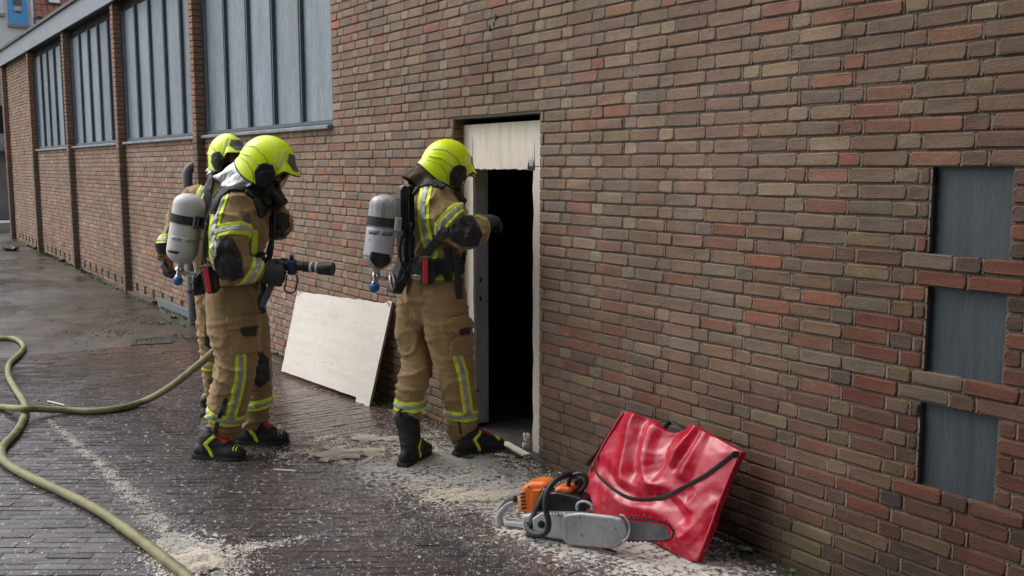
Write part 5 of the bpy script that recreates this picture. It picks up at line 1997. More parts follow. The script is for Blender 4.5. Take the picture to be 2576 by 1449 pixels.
def strip(xa, xb, wob):
    zz = np.linspace(hz + .0195, 0.015, 26)
    l_ = [(xa + random.gauss(0, wob[0]), z) for z in zz]
    r_ = [(xb + random.gauss(0, wob[1]), z) for z in zz]
    m = MB()
    prism(m, [(x, PY, z) for x, z in l_] + [(x, PY, z) for x, z in r_[::-1]], (0, 0.018, 0))
    return m
strip(x0, hx0, (0.0005, 0.002)).build('side_strip', M_PLY, ply)
strip(hx1, x1, (0.003, 0.0005)).build('side_strip', M_PLY, ply)
# saw scorch, splinters and cut lines
m = MB()
for i in range(54):
    x = random.choice([random.uniform(hx0, hx1), random.gauss(hx1 - .03, .03), random.gauss(hx1 - .03, .02)])
    h = abs(random.gauss(0.005, .005)) * (5.0 if x > hx1 - .06 else 1)
    wv = random.uniform(.0015, .004)
    x = min(x, hx1 + .01)
    m.add([(x - wv, PY - .0015, hz - .004), (x + wv, PY - .0015, hz - .004), (x + random.gauss(0, .003), PY - .0012, hz + h)], [(0, 1, 2)])
o = m.build('scorch_mark', M_CHAR, tp)
o['kind'] = 'stuff'
for x, za, zb, wv in ((hx1 + .012, hz - .01, hz + .16, .003), (hx1 - .005, hz, hz + .10, .002), (hx0 + .0, hz - .01, hz + .20, .003), (hx1 - .03, hz, hz + .06, .002)):
    m = MB()
    m.add([(x - wv, PY - .0016, za), (x + wv, PY - .0016, za), (x + wv * .3, PY - .0016, zb), (x - wv * .3, PY - .0016, zb)], [(0, 1, 2, 3)])
    m.build('saw_cut', M_CHAR, tp)
m = MB()
for i in range(34):
    x = random.choice([random.uniform(hx0 + .1, hx1), random.gauss(hx1 - .03, .03)])
    x = min(x, hx1)
    L_ = random.uniform(.003, .008)
    m.add([(x - .002, PY + random.uniform(0, .015), hz + .002), (x + .003, PY + .01, hz + .002), (x + random.gauss(0, .006), PY - random.uniform(0, .01), hz - L_)], [(0, 1, 2), (2, 1, 0)])
o = m.build('splinters', M_PLY, tp)
o['kind'] = 'stuff'
# torn chunk by the right strip's foot
m = MB()
c = on_y(1326, 1112, PY + .0)
for i in range(7):
    a = random.uniform(0, 6.28)
    ellipsoid(m, c + np.array([random.gauss(0, .014), random.gauss(0, .012), random.gauss(-.005, .022)]), (random.uniform(.010, .022), .012, random.uniform(.010, .020)), None, 6, 4)
tube(m, [c + ZV * .02, c + ZV * .06], [.004, .0006], 5)
o = m.build('broken_wood', M_PLY, None)
tag(o, 'splintered lump of pale wood at the foot of the right boarding strip', 'wood scrap')

# leaning sheet
BR, BL = on_ground(928, 1023), on_ground(706, 942)
TR = on_y(985, 765, WY - 0.022)
TL = None
best = 1e9
for y in np.linspace(2.95, WY - 0.02, 60):
    q = on_y(748, 733, y)
    e = abs((q - BL) @ unit(BR - BL) - (TR - BR) @ unit(BR - BL)) + abs(np.linalg.norm(q - BL) - np.linalg.norm(TR - BR)) * .3
    if e < best:
        best, TL = e, q
sheet = thing('plywood_sheet', 'pale cut-out plywood sheet leaning on the brick wall', 'plywood', tuple((BL + BR) / 2))
eu, ev = BR - BL, TL - BL
nrm = unit(np.cross(BR - BL, TL - BL))
if nrm[1] > 0: nrm = -nrm
def sp(u_, v_):
    b = BL + (BR - BL) * u_
    t_ = TL + (TR - TL) * u_
    return b + (t_ - b) * v_
out = []
for i in range(31):
    u_ = i / 30
    v_ = 0.045 if u_ < 0.865 else 0.0
    out.append((u_, v_ + random.gauss(0, .0015)))
    if i == 25: out.append((u_ + .031, 0.045)); out.append((u_ + .032, 0.0))
for i in range(1, 20):
    out.append((1 + random.gauss(0, .0008), i / 20))
for i in range(31):
    u_ = 1 - i / 30
    out.append((u_, 1 + random.gauss(0, .003) + (0.035 if i == 1 else 0.02 if i == 0 else 0)))
for i in range(1, 20):
    out.append((random.gauss(0, .001), 1 - i / 20 * .955))
m = MB()
pts = [sp(*q) for q in out]
n = len(pts)
m.add([p for p in pts] + [p - nrm * 0.018 for p in pts], [tuple(range(n - 1, -1, -1)) if np.cross(pts[5] - pts[0], pts[40] - pts[0]) @ nrm < 0 else tuple(range(n)), tuple(range(n, 2 * n))] )
face = m.build('face', M_PLYH, sheet)
m = MB()
m.add([p for p in pts] + [p - nrm * 0.018 for p in pts], [(i, (i + 1) % n, (i + 1) % n + n, i + n) for i in range(n)])
m.build('edge', M_PLYEDGE, sheet)
m = MB()
for i in range(46):
    u_, v_ = random.uniform(.05, .97), random.uniform(.08, .95)
    c = sp(u_, v_) + nrm * 0.0012
    a = unit(TL - BL) * random.uniform(.006, .014)
    b = unit(BR - BL) * random.uniform(.0012, .0025)
    m.add([c - a - b * .3, c - a * .2 + b, c + a, c - a * .2 - b], [(0, 1, 2, 3)])
m.build('grain_fleck', mat('grain_fleck', [(0.18, 0.14, 0.10), (0.30, 0.24, 0.18)], world_pos=True), face)
m = MB()
for i in range(9):
    c = sp(random.uniform(.25, .75), random.uniform(.25, .33)) + nrm * .0012
    a = unit(BR - BL) * random.uniform(.02, .05)
    b = unit(TL - BL) * random.uniform(.003, .007)
    m.add([c - a, c - b, c + a, c + b], [(0, 1, 2, 3)])
m.build('knot_tint', mat('knot_tint', [(0.60, 0.49, 0.40), (0.64, 0.55, 0.46)], world_pos=True, rough=(.7, .8)), face)
m = MB()
for u_, v_ in ((0.02, .97), (.05, .99), (.985, .99), (.97, 1.01)):
    for k in range(8):
        c = sp(u_, v_) + nrm * random.uniform(0, .012)
        dd = unit(np.array([random.gauss(0, 1), -abs(random.gauss(0, .6)), random.gauss(.6, 1)]))
        s_ = unit(np.cross(dd, nrm)) * .0035
        L_ = random.uniform(.012, .04)
        m.add([c - s_, c + s_, c + dd * L_], [(0, 1, 2), (2, 1, 0)])
m.build('splinters', M_PLY, face)

# ------------------------------------------------------------------ rescue chainsaw
M_ORANGE = mat('orange_plastic', [(0.62, 0.13, 0.012), (0.72, 0.17, 0.02)], scale=6, rough=(0.3, 0.45), world_pos=True, fine=(50, .07))
M_LGREY = mat('pale_grey_plastic', [(0.38, 0.39, 0.40), (0.48, 0.49, 0.50)], scale=8, rough=(0.35, 0.5), world_pos=True, fine=(70, .08))
M_ALUM = mat('brushed_guard', [(0.34, 0.345, 0.355), (0.42, 0.425, 0.435)], scale=11, rough=(0.35, 0.55), metal=0.4, world_pos=True, fine=(70, .12))
M_BAR = mat('worn_bar_steel', [(0.13, 0.145, 0.145), (0.21, 0.225, 0.225)], scale=9, rough=(0.4, 0.6), metal=0.45, world_pos=True, fine=(60, .15))
M_RUST = mat('sawdust_caked_metal', [(0.20, 0.16, 0.11), (0.33, 0.28, 0.20)], scale=30, rough=(0.7, .9), world_pos=True)
SO = on_ground(1320, 1345)
SA = unit(np.array([0.353, 0.20, 0.0]))
SB = np.array([SA[1], -SA[0], 0.0])            # towards the alley
if SB @ (CAM - SO) < 0: SB = -SB
def sw(px, py, b=0.0):
    d = (px - CX) * RV + (CY - py) * UV_ + FPX * FV
    t = ((SO + SB * b - CAM) @ SB) / (d @ SB)
    q = CAM + d * t
    return q
saw = thing('chainsaw', 'orange and grey rescue chainsaw lying in front of the red bag', 'chainsaw', tuple(SO))
def plate(name, pts, b0, b1, m_, par=saw, bev=0.008, k=0, seg=3):
    q = [sw(x, y, 0.0) for x, y in pts]
    if k: q = list(spline(q, k, True))
    mm = MB()
    prism(mm, [p + SB * b0 for p in q], SB * (b1 - b0))
    return mm.build(name, m_, par, bevel=bev, seg=seg)
# engine housing
plate('engine_cover', [(1296, 1278), (1300, 1246), (1310, 1226), (1330, 1217), (1360, 1217), (1378, 1224), (1366, 1244), (1354, 1268), (1350, 1300), (1318, 1300), (1302, 1294)], -0.13, -0.02, M_ORANGE, bev=0.022, seg=4)
plate('air_filter_cover', [(1384, 1236), (1402, 1229), (1424, 1234), (1434, 1244), (1410, 1256), (1386, 1258)], -0.12, -0.03, M_ORANGE, bev=0.014)
plate('side_panel', [(1340, 1232), (1362, 1232), (1348, 1270), (1336, 1268)], -0.02, 0.006, M_ORANGE, bev=.004)
plate('engine_block', [(1350, 1244), (1395, 1240), (1440, 1250), (1462, 1256), (1472, 1286), (1460, 1296), (1400, 1300), (1340, 1300)], -0.11, -0.012, M_PLAST, bev=0.012)
plate('body', [(1314, 1296), (1352, 1290), (1372, 1286), (1400, 1288), (1470, 1290), (1472, 1358), (1430, 1362), (1380, 1352), (1318, 1334)], -0.13, 0.012, M_LGREY, bev=0.010)
plate('sprocket_cover', [(1345, 1300), (1368, 1284), (1430, 1290), (1448, 1300), (1446, 1352), (1400, 1350), (1350, 1336)], 0.010, 0.034, M_LGREY, bev=0.008)
plate('caked_edge', [(1426, 1286), (1452, 1288), (1456, 1356), (1436, 1358), (1440, 1310)], 0.008, 0.028, M_RUST, bev=.004)
mm = MB()
lathe(mm, sw(1431, 1325, 0.02), SB, [(0, .02), (.008, .02), (.010, .015), (.004, .014)], 16)
mm.build('bar_nut', M_GREYM, saw, smooth=True, angle=40)
# vents standing in for the embossed row of letters on the cover
M_EMB = mat('embossed_mark', [(0.05, 0.05, 0.055)], rough=(.5, .6), world_pos=True)
def saw_text(body, px, py, size, b, m_, name):
    cu = bpy.data.curves.new(name, 'FONT')
    cu.body = body
    cu.size = size
    cu.extrude = 0.0008
    cu.align_x = 'CENTER'
    cu.materials.append(m_)
    o = bpy.data.objects.new(name, cu)
    zz = np.cross(SA, ZV)
    nrm_ = SB
    xx = SA if np.cross(SA, ZV) @ SB > 0 else -SA
    q = sw(px, py, b)
    W_ = Matrix(((SA[0], 0, SB[0], q[0]), (SA[1], 0, SB[1], q[1]), (0, 1, 0, q[2]), (0, 0, 0, 1)))
    dg = bpy.context.evaluated_depsgraph_get()
    COL.objects.link(o)
    me = bpy.data.meshes.new_from_object(o.evaluated_get(bpy.context.evaluated_depsgraph_get()))
    bpy.data.objects.remove(o, do_unlink=True)
    me.transform(W_)
    o = bpy.data.objects.new(name, me)
    place(o, saw)
    return o
saw_text('STIHL', 1403, 1298, 0.026, 0.0348, M_EMB, 'lettering')
# screws, cooling slots and the filler cap
for k in range(5):
    plate('cooling_slot', [(1304 + k * 1, 1244 + k * 9), (1316 + k * 1, 1242 + k * 9), (1316 + k * 1, 1246 + k * 9), (1304 + k * 1, 1248 + k * 9)], -0.021, -0.0185, M_PLAST, bev=0)
for x, y in ((1330, 1224), (1322, 1290), (1346, 1240)):
    mm = MB()
    lathe(mm, sw(x, y, -0.021), SB, [(0, .006), (.004, .006), (.005, .004)], 10)
    mm.build('screw', M_GREYM, saw, smooth=True, angle=40)
for x, y in ((1458, 1300), (1462, 1346), (1548, 1330)):
    mm = MB()
    lathe(mm, sw(x, y, 0.055), SB, [(0, .006), (.003, .006), (.004, .004)], 10)
    mm.build('screw', M_GREYM, saw, smooth=True, angle=40)
mm = MB()
lathe(mm, sw(1362, 1318, 0.033), SB, [(0, .018), (.006, .018), (.009, .012)], 14)
mm.build('filler_cap', M_PLAST, saw, smooth=True, angle=40)
# guard plate over the bar
gp = [(1426, 1290), (1436, 1284), (1470, 1281), (1500, 1284), (1552, 1290), (1572, 1296), (1584, 1312), (1588, 1330), (1582, 1352), (1566, 1367), (1540, 1371), (1440, 1362), (1428, 1352)]
plate('chain_guard', gp, 0.030, 0.056, M_ALUM, bev=0.012, seg=4)
rim_ = [(1560, 1295), (1570, 1299), (1580, 1312), (1584, 1331), (1579, 1351), (1566, 1363)]
mm = MB()
tube(mm, spline([sw(x, y, 0.056) for x, y in rim_], 5), 0.0045, 8)
mm.build('guard_rim', M_LGREY, saw, smooth=True)
mm = MB()
tube(mm, spline([sw(x, y, 0.02) for x, y in [(1452, 1284), (1452, 1270), (1462, 1262), (1476, 1263), (1488, 1271), (1491, 1284)]], 5), 0.0065, 8)
mm.build('lifting_loop', M_LGREY, saw, smooth=True)
# bar and chain
bar = [(1500, 1303), (1580, 1307), (1640, 1312), (1672, 1318), (1686, 1330), (1690, 1340), (1684, 1350), (1668, 1354), (1600, 1356), (1500, 1352)]
bpn = plate('guide_bar', bar, 0.018, 0.024, M_BAR, bev=0.001)
path = spline([sw(x, y, 0.021) for x, y in [(1560, 1302), (1610, 1306), (1650, 1311), (1676, 1318), (1690, 1330), (1694, 1341), (1687, 1353), (1668, 1358), (1610, 1359), (1560, 1358)]], 9)
mm = MB()
tube(mm, path, 0.0055, 6, 0.004, ref=SB)
ch = mm.build('chain', M_PLAST, saw, smooth=True)
mm = MB()
acc = 0
cen = path.mean(0)
for a, b in zip(path[:-1], path[1:]):
    acc += np.linalg.norm(b - a)
    if acc > 0.0125:
        acc = 0
        t_ = unit(b - a)
        o_ = unit(np.cross(t_, SB))
        if o_ @ (a - cen) < 0: o_ = -o_
        box(mm, a + o_ * 0.006, (0.007, 0.007, 0.006), (t_, SB, o_))
mm.build('cutters', M_PLAST, ch)
# rear handle, front handle hoop, hand guard
plate('rear_handle_base', [(1256, 1318), (1300, 1322), (1322, 1322), (1322, 1338), (1300, 1336), (1256, 1330)], -0.09, -0.04, M_LGREY, bev=0.008)
mm = MB()
tube(mm, spline([sw(x, y, -0.065) for x, y in [(1258, 1322), (1256, 1302), (1262, 1288), (1278, 1270), (1296, 1262)]], 5), [.015] * 21, 10, 0.02)
mm.build('rear_handle', M_LGREY, saw, smooth=True)
mm = MB()
tube(mm, spline([sw(x, y, -0.065) for x, y in [(1256, 1297), (1263, 1281), (1279, 1262), (1298, 1254)]], 5), 0.016, 10)
mm.build('grip_rubber', M_BLK, saw, smooth=True)
mm = MB()
tube(mm, [sw(1276, 1263, -.065), sw(1288, 1258, -.065)], .008, 8, round_caps=True)
mm.build('throttle_lock', M_PLAST, saw, smooth=True)
hp = [sw(1322, 1310, -.01), sw(1332, 1336, .05), sw(1356, 1344, .075), sw(1376, 1336, .085), sw(1380, 1312, .085), sw(1372, 1276, .075), sw(1376, 1240, .06), sw(1396, 1210, .03), sw(1424, 1195, -.03), sw(1440, 1192, -.10), sw(1448, 1210, -.17), sw(1452, 1250, -.18)]
mm = MB()
tube(mm, spline(hp, 6), 0.0135, 12)
mm.build('front_handle', M_BLK, saw, smooth=True)
mm = MB()
tube(mm, spline([sw(1332, 1330, .02), sw(1340, 1300, .015), sw(1356, 1262, .012), sw(1372, 1228, .0)], 5), 0.016, 10, 0.008)
mm.build('handle_bracket', M_PLAST, saw, smooth=True)
for k, q in enumerate(([(1430, 1236), (1432, 1206), (1446, 1194), (1464, 1192), (1476, 1204), (1472, 1222), (1458, 1240)], [(1444, 1240), (1448, 1214), (1456, 1206), (1462, 1214), (1460, 1238)])):
    mm = MB()
    tube(mm, spline([sw(x, y, -.06 - .05 * k) for x, y in q], 5), 0.011, 10)
    mm.build('hand_guard', M_BLK, saw, smooth=True)
plate('spike', [(1470, 1296), (1486, 1290), (1480, 1330), (1472, 1340)], -0.02, 0.01, M_PLAST, bev=.002)
plate('foot', [(1340, 1338), (1362, 1346), (1336, 1347), (1322, 1340)], -0.02, 0.03, M_BLK, bev=.004)
plate('lower_hook', [(1516, 1369), (1530, 1372), (1560, 1384), (1548, 1384), (1520, 1376)], 0.02, 0.028, M_PLAST, bev=.002)

# ------------------------------------------------------------------ red tarpaulin bag
def scuff_extra(nt, col, rough, mul):
    sm = wnoise(nt, 7.0, 0.56, 0.70, (1, 1, 1), 8)
    col = mul(col, (0.14, 0.012, 0.02), math_(nt, 'MULTIPLY', sm, 0.55), 'MIX')
    du = wnoise(nt, 48.0, 0.60, 0.68, (1, 1, 1), 6)
    low_ = wramp(nt, 2, 0.30, 0.0, 0.15, 0.7)
    col = mul(col, (0.42, 0.25, 0.22), math_(nt, 'MULTIPLY', du, low_), 'MIX')
    r2 = nt.nodes.new('ShaderNodeMath')
    r2.operation = 'MULTIPLY_ADD'
    nt.links.new(sm, r2.inputs[0])
    r2.inputs[1].default_value = 0.18
    nt.links.new(rough, r2.inputs[2])
    return col, r2.outputs[0]
M_RED = mat('red_tarpaulin', [(0.38, 0.004, 0.022), (0.45, 0.006, 0.030), (0.49, 0.014, 0.042)], scale=9, rough=(0.18, 0.32), world_pos=True, bump=0.0006, bscale=160, spec=0.55, fine=(14, .07), extra=scuff_extra)
M_RED2 = mat('red_seam', [(0.40, 0.01, 0.03), (0.60, 0.08, 0.10)], scale=90, rough=(0.4, 0.5), world_pos=True)
bag = thing('tool_bag', 'glossy red tarpaulin bag with a black strap slumped against the wall', 'bag', (-3.27, 2.97, 0))
BZ0, BY0, BY1, BZ1 = 0.0, 2.955, 3.155, 0.52
bn = unit(np.array([0, -(BZ1), (BY1 - BY0)]))       # front face normal, outwards
def bagp(px, py):
    d = (px - CX) * RV + (CY - py) * UV_ + FPX * FV
    o_ = np.array([0, BY0, 0])
    return CAM + d * (((o_ - CAM) @ bn) / (d @ bn))
top = [(1572, 1036), (1588, 1037), (1606, 1046), (1640, 1058), (1666, 1080), (1690, 1088), (1716, 1082), (1736, 1070), (1752, 1071), (1776, 1088), (1820, 1112), (1866, 1138)]
bot = [(1468, 1292), (1500, 1296), (1540, 1318), (1580, 1336), (1620, 1352), (1660, 1372), (1700, 1394), (1730, 1409), (1755, 1412)]
lef = [(1468, 1292), (1476, 1240), (1490, 1180), (1520, 1120), (1548, 1072), (1572, 1036)]
rig = [(1755, 1412), (1784, 1340), (1812, 1262), (1836, 1202), (1852, 1166), (1866, 1138)]
def curve(pts):
    S = spline([bagp(*q) for q in pts], 8)
    dl = np.r_[0, np.cumsum(np.linalg.norm(np.diff(S, axis=0), axis=1))]
    return lambda t: np.array([np.interp(t * dl[-1], dl, S[:, k]) for k in range(3)])
cT, cB, cL, cR = curve(top), curve(bot), curve(lef), curve(rig)
NU, NV = 110, 84
def crease(u_, v_, line, wd, h):
    d = poly_dist(np.array([[u_, v_]]), line)[0]
    return h * (0.8 * max(0.0, 1 - d / (wd * 2.1)) ** 1.15)
def bump_(u_, v_):
    e = min(u_, 1 - u_, v_ * 1.2, (1 - v_) * 1.2)
    z = 0.032 * min(1, e / 0.30) ** 0.8
    # pulled folds radiating from the two top peaks
    z += crease(u_, v_, [(0.10, 1.0), (0.22, 0.62), (0.30, 0.42)], 0.035, 0.022)
    z -= crease(u_, v_, [(0.20, 0.98), (0.30, 0.70), (0.36, 0.52)], 0.045, 0.026)
    z += crease(u_, v_, [(0.28, 0.95), (0.40, 0.62), (0.52, 0.45), (0.60, 0.44)], 0.04, 0.026)
    z -= crease(u_, v_, [(0.45, 0.95), (0.52, 0.72), (0.56, 0.60)], 0.06, 0.030)
    z += crease(u_, v_, [(0.64, 1.0), (0.62, 0.78), (0.60, 0.55)], 0.03, 0.026)
    z -= crease(u_, v_, [(0.68, 0.98), (0.68, 0.78), (0.66, 0.62)], 0.022, 0.018)
    z += crease(u_, v_, [(0.70, 1.0), (0.73, 0.78), (0.73, 0.62)], 0.03, 0.022)
    z -= crease(u_, v_, [(0.05, 0.45), (0.30, 0.34), (0.55, 0.30), (0.8, 0.48)], 0.05, 0.016)
    z += crease(u_, v_, [(0.05, 0.30), (0.35, 0.22), (0.62, 0.22)], 0.06, 0.016)
    z += crease(u_, v_, [(0.72, 0.45), (0.82, 0.40), (0.86, 0.55)], 0.035, 0.016)
    z -= crease(u_, v_, [(0.74, 0.36), (0.82, 0.30)], 0.035, 0.014)
    z += crease(u_, v_, [(0.80, 0.02), (0.88, 0.2), (0.96, 0.5)], 0.04, 0.014)
    z += 0.010 * noise.noise(Vector((u_ * 5, v_ * 5, 2.2))) + 0.004 * noise.noise(Vector((u_ * 14, v_ * 14, 5)))
    return z
front = []
for i in range(NV + 1):
    v_ = i / NV
    for k in range(NU + 1):
        u_ = k / NU
        p = ((1 - v_) * cB(u_) + v_ * cT(u_) + (1 - u_) * cL(v_) + u_ * cR(v_)
             - ((1 - u_) * (1 - v_) * cB(0) + u_ * (1 - v_) * cB(1) + (1 - u_) * v_ * cT(0) + u_ * v_ * cT(1)))
        front.append(p + bn * bump_(u_, v_))
def in_wall(p):
    p = np.array(p)
    p[1] = min(p[1], WY - 0.015)
    p[2] = max(p[2], 0.004)
    return p
front = [in_wall(p) for p in front]
idx = lambda i, k: i * (NU + 1) + k
fs = [(idx(i, k), idx(i, k + 1), idx(i + 1, k + 1), idx(i + 1, k)) for i in range(NV) for k in range(NU)]
border = [idx(0, k) for k in range(NU + 1)] + [idx(i, NU) for i in range(1, NV + 1)] + [idx(NV, k) for k in range(NU - 1, -1, -1)] + [idx(i, 0) for i in range(NV - 1, 0, -1)]
back = []
for b in border:
    p = front[b] - bn * 0.022 + np.array([0, 0.012, 0])
    back.append(in_wall(p))
nb = len(front)
vs = front + back
m_ = len(border)
fs += [(border[i], nb + i, nb + (i + 1) % m_, border[(i + 1) % m_]) for i in range(m_)]
fs.append(tuple(nb + i for i in range(m_)))
shell = mesh_obj('shell', vs, [f for f in fs], M_RED, bag, True, angle=60)
for ln in (cR, cL):
    m = MB()
    tube(m, [in_wall(ln(t) + bn * 0.006) for t in np.linspace(0.01, .99, 30)], 0.005, 6)
    m.build('piping', M_RED2, shell, smooth=True)
def surf(u_, v_):
    i, k = min(NV, max(0, v_ * NV)), min(NU, max(0, u_ * NU))
    i0, k0 = int(min(i, NV - 1)), int(min(k, NU - 1))
    a, b = i - i0, k - k0
    f = lambda ii, kk: np.array(front[idx(ii, kk)])
    return (f(i0, k0) * (1 - b) + f(i0, k0 + 1) * b) * (1 - a) + (f(i0 + 1, k0) * (1 - b) + f(i0 + 1, k0 + 1) * b) * a
# invert the surface map for the strap path seen in the photo
FP = to_px(np.array(front))
def on_bag(px, py, off=0.010):
    k = np.argmin(((FP - (px, py)) ** 2).sum(1))
    return front[k] + bn * off
spx = [(1862, 1140), (1850, 1146), (1820, 1166), (1780, 1194), (1740, 1220), (1700, 1240), (1660, 1252), (1620, 1257), (1588, 1254), (1560, 1240), (1530, 1220), (1508, 1198), (1494, 1176)]
m = MB()
sp_ = spline([on_bag(*q) for q in spx], 6)
tube(m, sp_, 0.0095, 8, 0.0016, ref=np.array([0.0, 0, 1.0]))
m.build('carry_strap', M_BLKW, bag, smooth=True, angle=40)
m = MB()
tube(m, spline([on_bag(1494, 1176), bagp(1486, 1170) + bn * .02, bagp(1510, 1130) + bn * .0, bagp(1540, 1076) - bn * 0.01, bagp(1558, 1052) - bn * .02], 6), 0.011, 8, 0.003, ref=RV)
m.build('carry_strap', M_BLKW, bag, smooth=True, angle=40)
m = MB()
tube(m, spline([bagp(1660, 1072) - bn * .03, bagp(1672, 1056) - bn * .045, bagp(1690, 1066) - bn * .045, bagp(1712, 1086) - bn * .03], 6), 0.012, 8, 0.004, ref=RV)
m.build('top_handle', M_BLKW, bag, smooth=True, angle=40)
m = MB()
c = on_bag(1858, 1144, .014)
box(m, c, (0.03, 0.014, 0.03), (RV, bn, ZV))
m.build('strap_buckle', M_PLAST, bag, bevel=.004)

# ------------------------------------------------------------------ sawdust, chips, weeds, drain
M_DUST = mat('sawdust', [(0.50, 0.465, 0.415), (0.62, 0.585, 0.535), (0.70, 0.67, 0.62)], scale=60, rough=(0.85, 1.0), world_pos=True)
M_DUSTW = mat('warm_sawdust', [(0.58, 0.50, 0.40), (0.66, 0.585, 0.485), (0.71, 0.64, 0.55)], scale=40, rough=(0.9, 1.0), world_pos=True, bump=0.004, bscale=160)
fl_v, fl_f = [], []
def flakes(n, sampler, smin, smax, lift=0.0):
    got = 0
    tries = 0
    while got < n and tries < n * 6:
        tries += 1
        x, y, keep = sampler()
        if y > WY - 0.02 and not (DOOR[0] < x < DOOR[1] and y < WY + .3):
            continue
        if random.random() > keep:
            continue
        if noise.noise(Vector((x * 9, y * 9, 1.7))) + noise.noise(Vector((x * 26, y * 26, 4))) * .8 < random.gauss(-0.15, .3):
            continue
        got += 1
        z = 0.0035 + random.random() * 0.002 + lift + gz(x)
        a = random.uniform(0, math.pi)
        L_ = smin + (smax - smin) * random.random() ** 3
        W_ = L_ * random.uniform(.3, .8)
        ca, sa = math.cos(a), math.sin(a)
        t1, t2 = random.gauss(0, .35) * W_, random.gauss(0, .25) * L_
        k = len(fl_v)
        for s_, r_ in ((-1, -.7), (.8, -1), (1, .8), (-.6, 1)):
            fl_v.append((x + ca * L_ * .5 * s_ - sa * W_ * .5 * r_, y + sa * L_ * .5 * s_ + ca * W_ * .5 * r_, z + t1 * r_ * .5 + t2 * s_ * .5 + abs(t1) * .5 + abs(t2) * .5))
        fl_f.append((k, k + 1, k + 2, k + 3))
def gauss2(cx, cy, sx, sy, th=0.0):
    c_, s_ = math.cos(th), math.sin(th)
    def f():
        a, b = random.gauss(0, sx), random.gauss(0, sy)
        return cx + c_ * a - s_ * b, cy + s_ * a + c_ * b, 1.0
    return f
P0, P1 = on_ground(120, 1055), on_ground(500, 1430)
def streak():
    t = random.random() ** 0.6
    q = P0 + (P1 - P0) * t
    wv = (0.008 + 0.026 * t) * (1 if random.random() < .75 else 2.5)
    bend = 0.06 * math.sin(t * 3.0)
    return q[0] + random.gauss(0, wv), q[1] + bend * .4 + random.gauss(0, wv), 1.0
flakes(26000, streak, .002, .008)
c = on_ground(505, 1420)
flakes(11000, gauss2(c[0], c[1], .17, .11), .002, .009)
q0, q1 = on_ground(500, 1400), on_ground(700, 1368)
th_ = math.atan2(q1[1] - q0[1], q1[0] - q0[0])
flakes(2200, gauss2((q0[0] + q1[0]) / 2, (q0[1] + q1[1]) / 2, .16, .025, th_), .003, .011)
def fan():
    return random.gauss(-4.5, .60), 3.1 - abs(random.gauss(0, .55)), 1.0
flakes(80000, fan, .002, .006)
flakes(12000, gauss2(-4.55, 3.0, .55, .20), .003, .012)
def strip_dust():
    return random.uniform(-4.2, -2.2), 3.15 - abs(random.gauss(0, .48)), 1.0
flakes(40000, strip_dust, .002, .0055)
flakes(8000, gauss2(-5.3, 2.55, .6, .25), .002, .009)
def wide():
    return -4.6 + random.gauss(0, 1.5), 2.6 - abs(random.gauss(0, .9)), 0.9
flakes(11000, wide, .002, .006)
me = bpy.data.meshes.new('sawdust')
me.from_pydata(fl_v, [], fl_f)
me.materials.append(M_DUST)
o = bpy.data.objects.new('sawdust', me)
place(o, None)
tag(o, 'pale sawdust scattered over the paving by the doorway', kind='stuff')

def heap(label, c, sx, sy, h, th, n):
    """a drift of warm dust: overlapping chips piled on each other, thinning out to single chips"""
    r = random.Random(int(abs(c[0]) * 1000))
    V_, F_ = [], []
    ct, st = math.cos(th), math.sin(th)
    for _ in range(n):
        a, b = r.gauss(0, 1), r.gauss(0, 1)
        x, y = c[0] + ct * a * sx - st * b * sy, c[1] + st * a * sx + ct * b * sy
        nn = noise.noise(Vector((x * 8, y * 8, 3))) + .6 * noise.noise(Vector((x * 20, y * 20, 8)))
        q = math.exp(-(a * a + b * b) * .7) * (1 + 1.1 * nn)
        if y > WY - .02: continue
        if q < .45 and (nn < r.uniform(-.2, .8)): continue
        z = max(0.0, h * q) * r.uniform(.75, 1.0) + .004
        L_ = r.uniform(.005, .012)
        an = r.uniform(0, 6.28)
        k = len(V_)
        for m_ in range(4):
            V_.append((x + L_ * math.cos(an + m_ * 1.57) * r.uniform(.5, 1), y + L_ * math.sin(an + m_ * 1.57) * r.uniform(.5, 1), z + r.uniform(-.0018, .0018)))
        F_.append((k, k + 1, k + 2, k + 3))
    o = mesh_obj('sawdust_heap', V_, F_, M_DUSTW, None, False)
    tag(o, label, 'sawdust heap', 'sawdust heaps')
heap('low heap of warm sawdust between the boots of the two nearer firefighters', on_ground(868, 1146), .17, .10, .020, 1.0, 9000)
heap('sawdust heap at the bottom edge beside the hose', on_ground(492, 1415), .11, .07, .016, .25, 8000)
heap('small warm sawdust drift left of the chainsaw', on_ground(1180, 1250), .15, .09, .010, .9, 6000)
heap('small warm sawdust drift left of the boot in front of the leaning sheet', on_ground(935, 1105), .20, .05, .010, 1.0, 5000)
# splinters / laths
def lath(label, a, b, w_=.014, h_=.008, m_=M_PLY, zz=0.006):
    A_, B_ = on_ground(*a), on_ground(*b)
    t_ = unit(B_ - A_)
    s_ = np.cross(ZV, t_)
    m = MB()
    box(m, (A_ + B_) / 2 + ZV * (zz + h_ / 2), (np.linalg.norm(B_ - A_), w_, h_), (t_, s_, ZV))
    o = m.build('wood_splinter', m_, bevel=.001, seg=1)
    tag(o, label, 'wood splinter', 'wood splinters on the paving')
lath('long pale lath lying at the tip of the right boot by the doorway', (1268, 1118), (1325, 1150), .05, .012)
lath('dark split lath lying beside the pale one at the threshold', (1268, 1132), (1312, 1158), .016, .01, M_CHAR, .012)
lath('thin white splinter on the damp paving beside the hose crossing', (120, 1012), (162, 1022), .014, .006, M_PLYH)
lath('slim pale splinter on the paving before the leaning sheet', (905, 1017), (945, 1019), .012, .006, M_PLYH)
lath('long thin splinter in the dust below the sheet', (690, 1184), (745, 1188), .012, .005, M_PLYH)
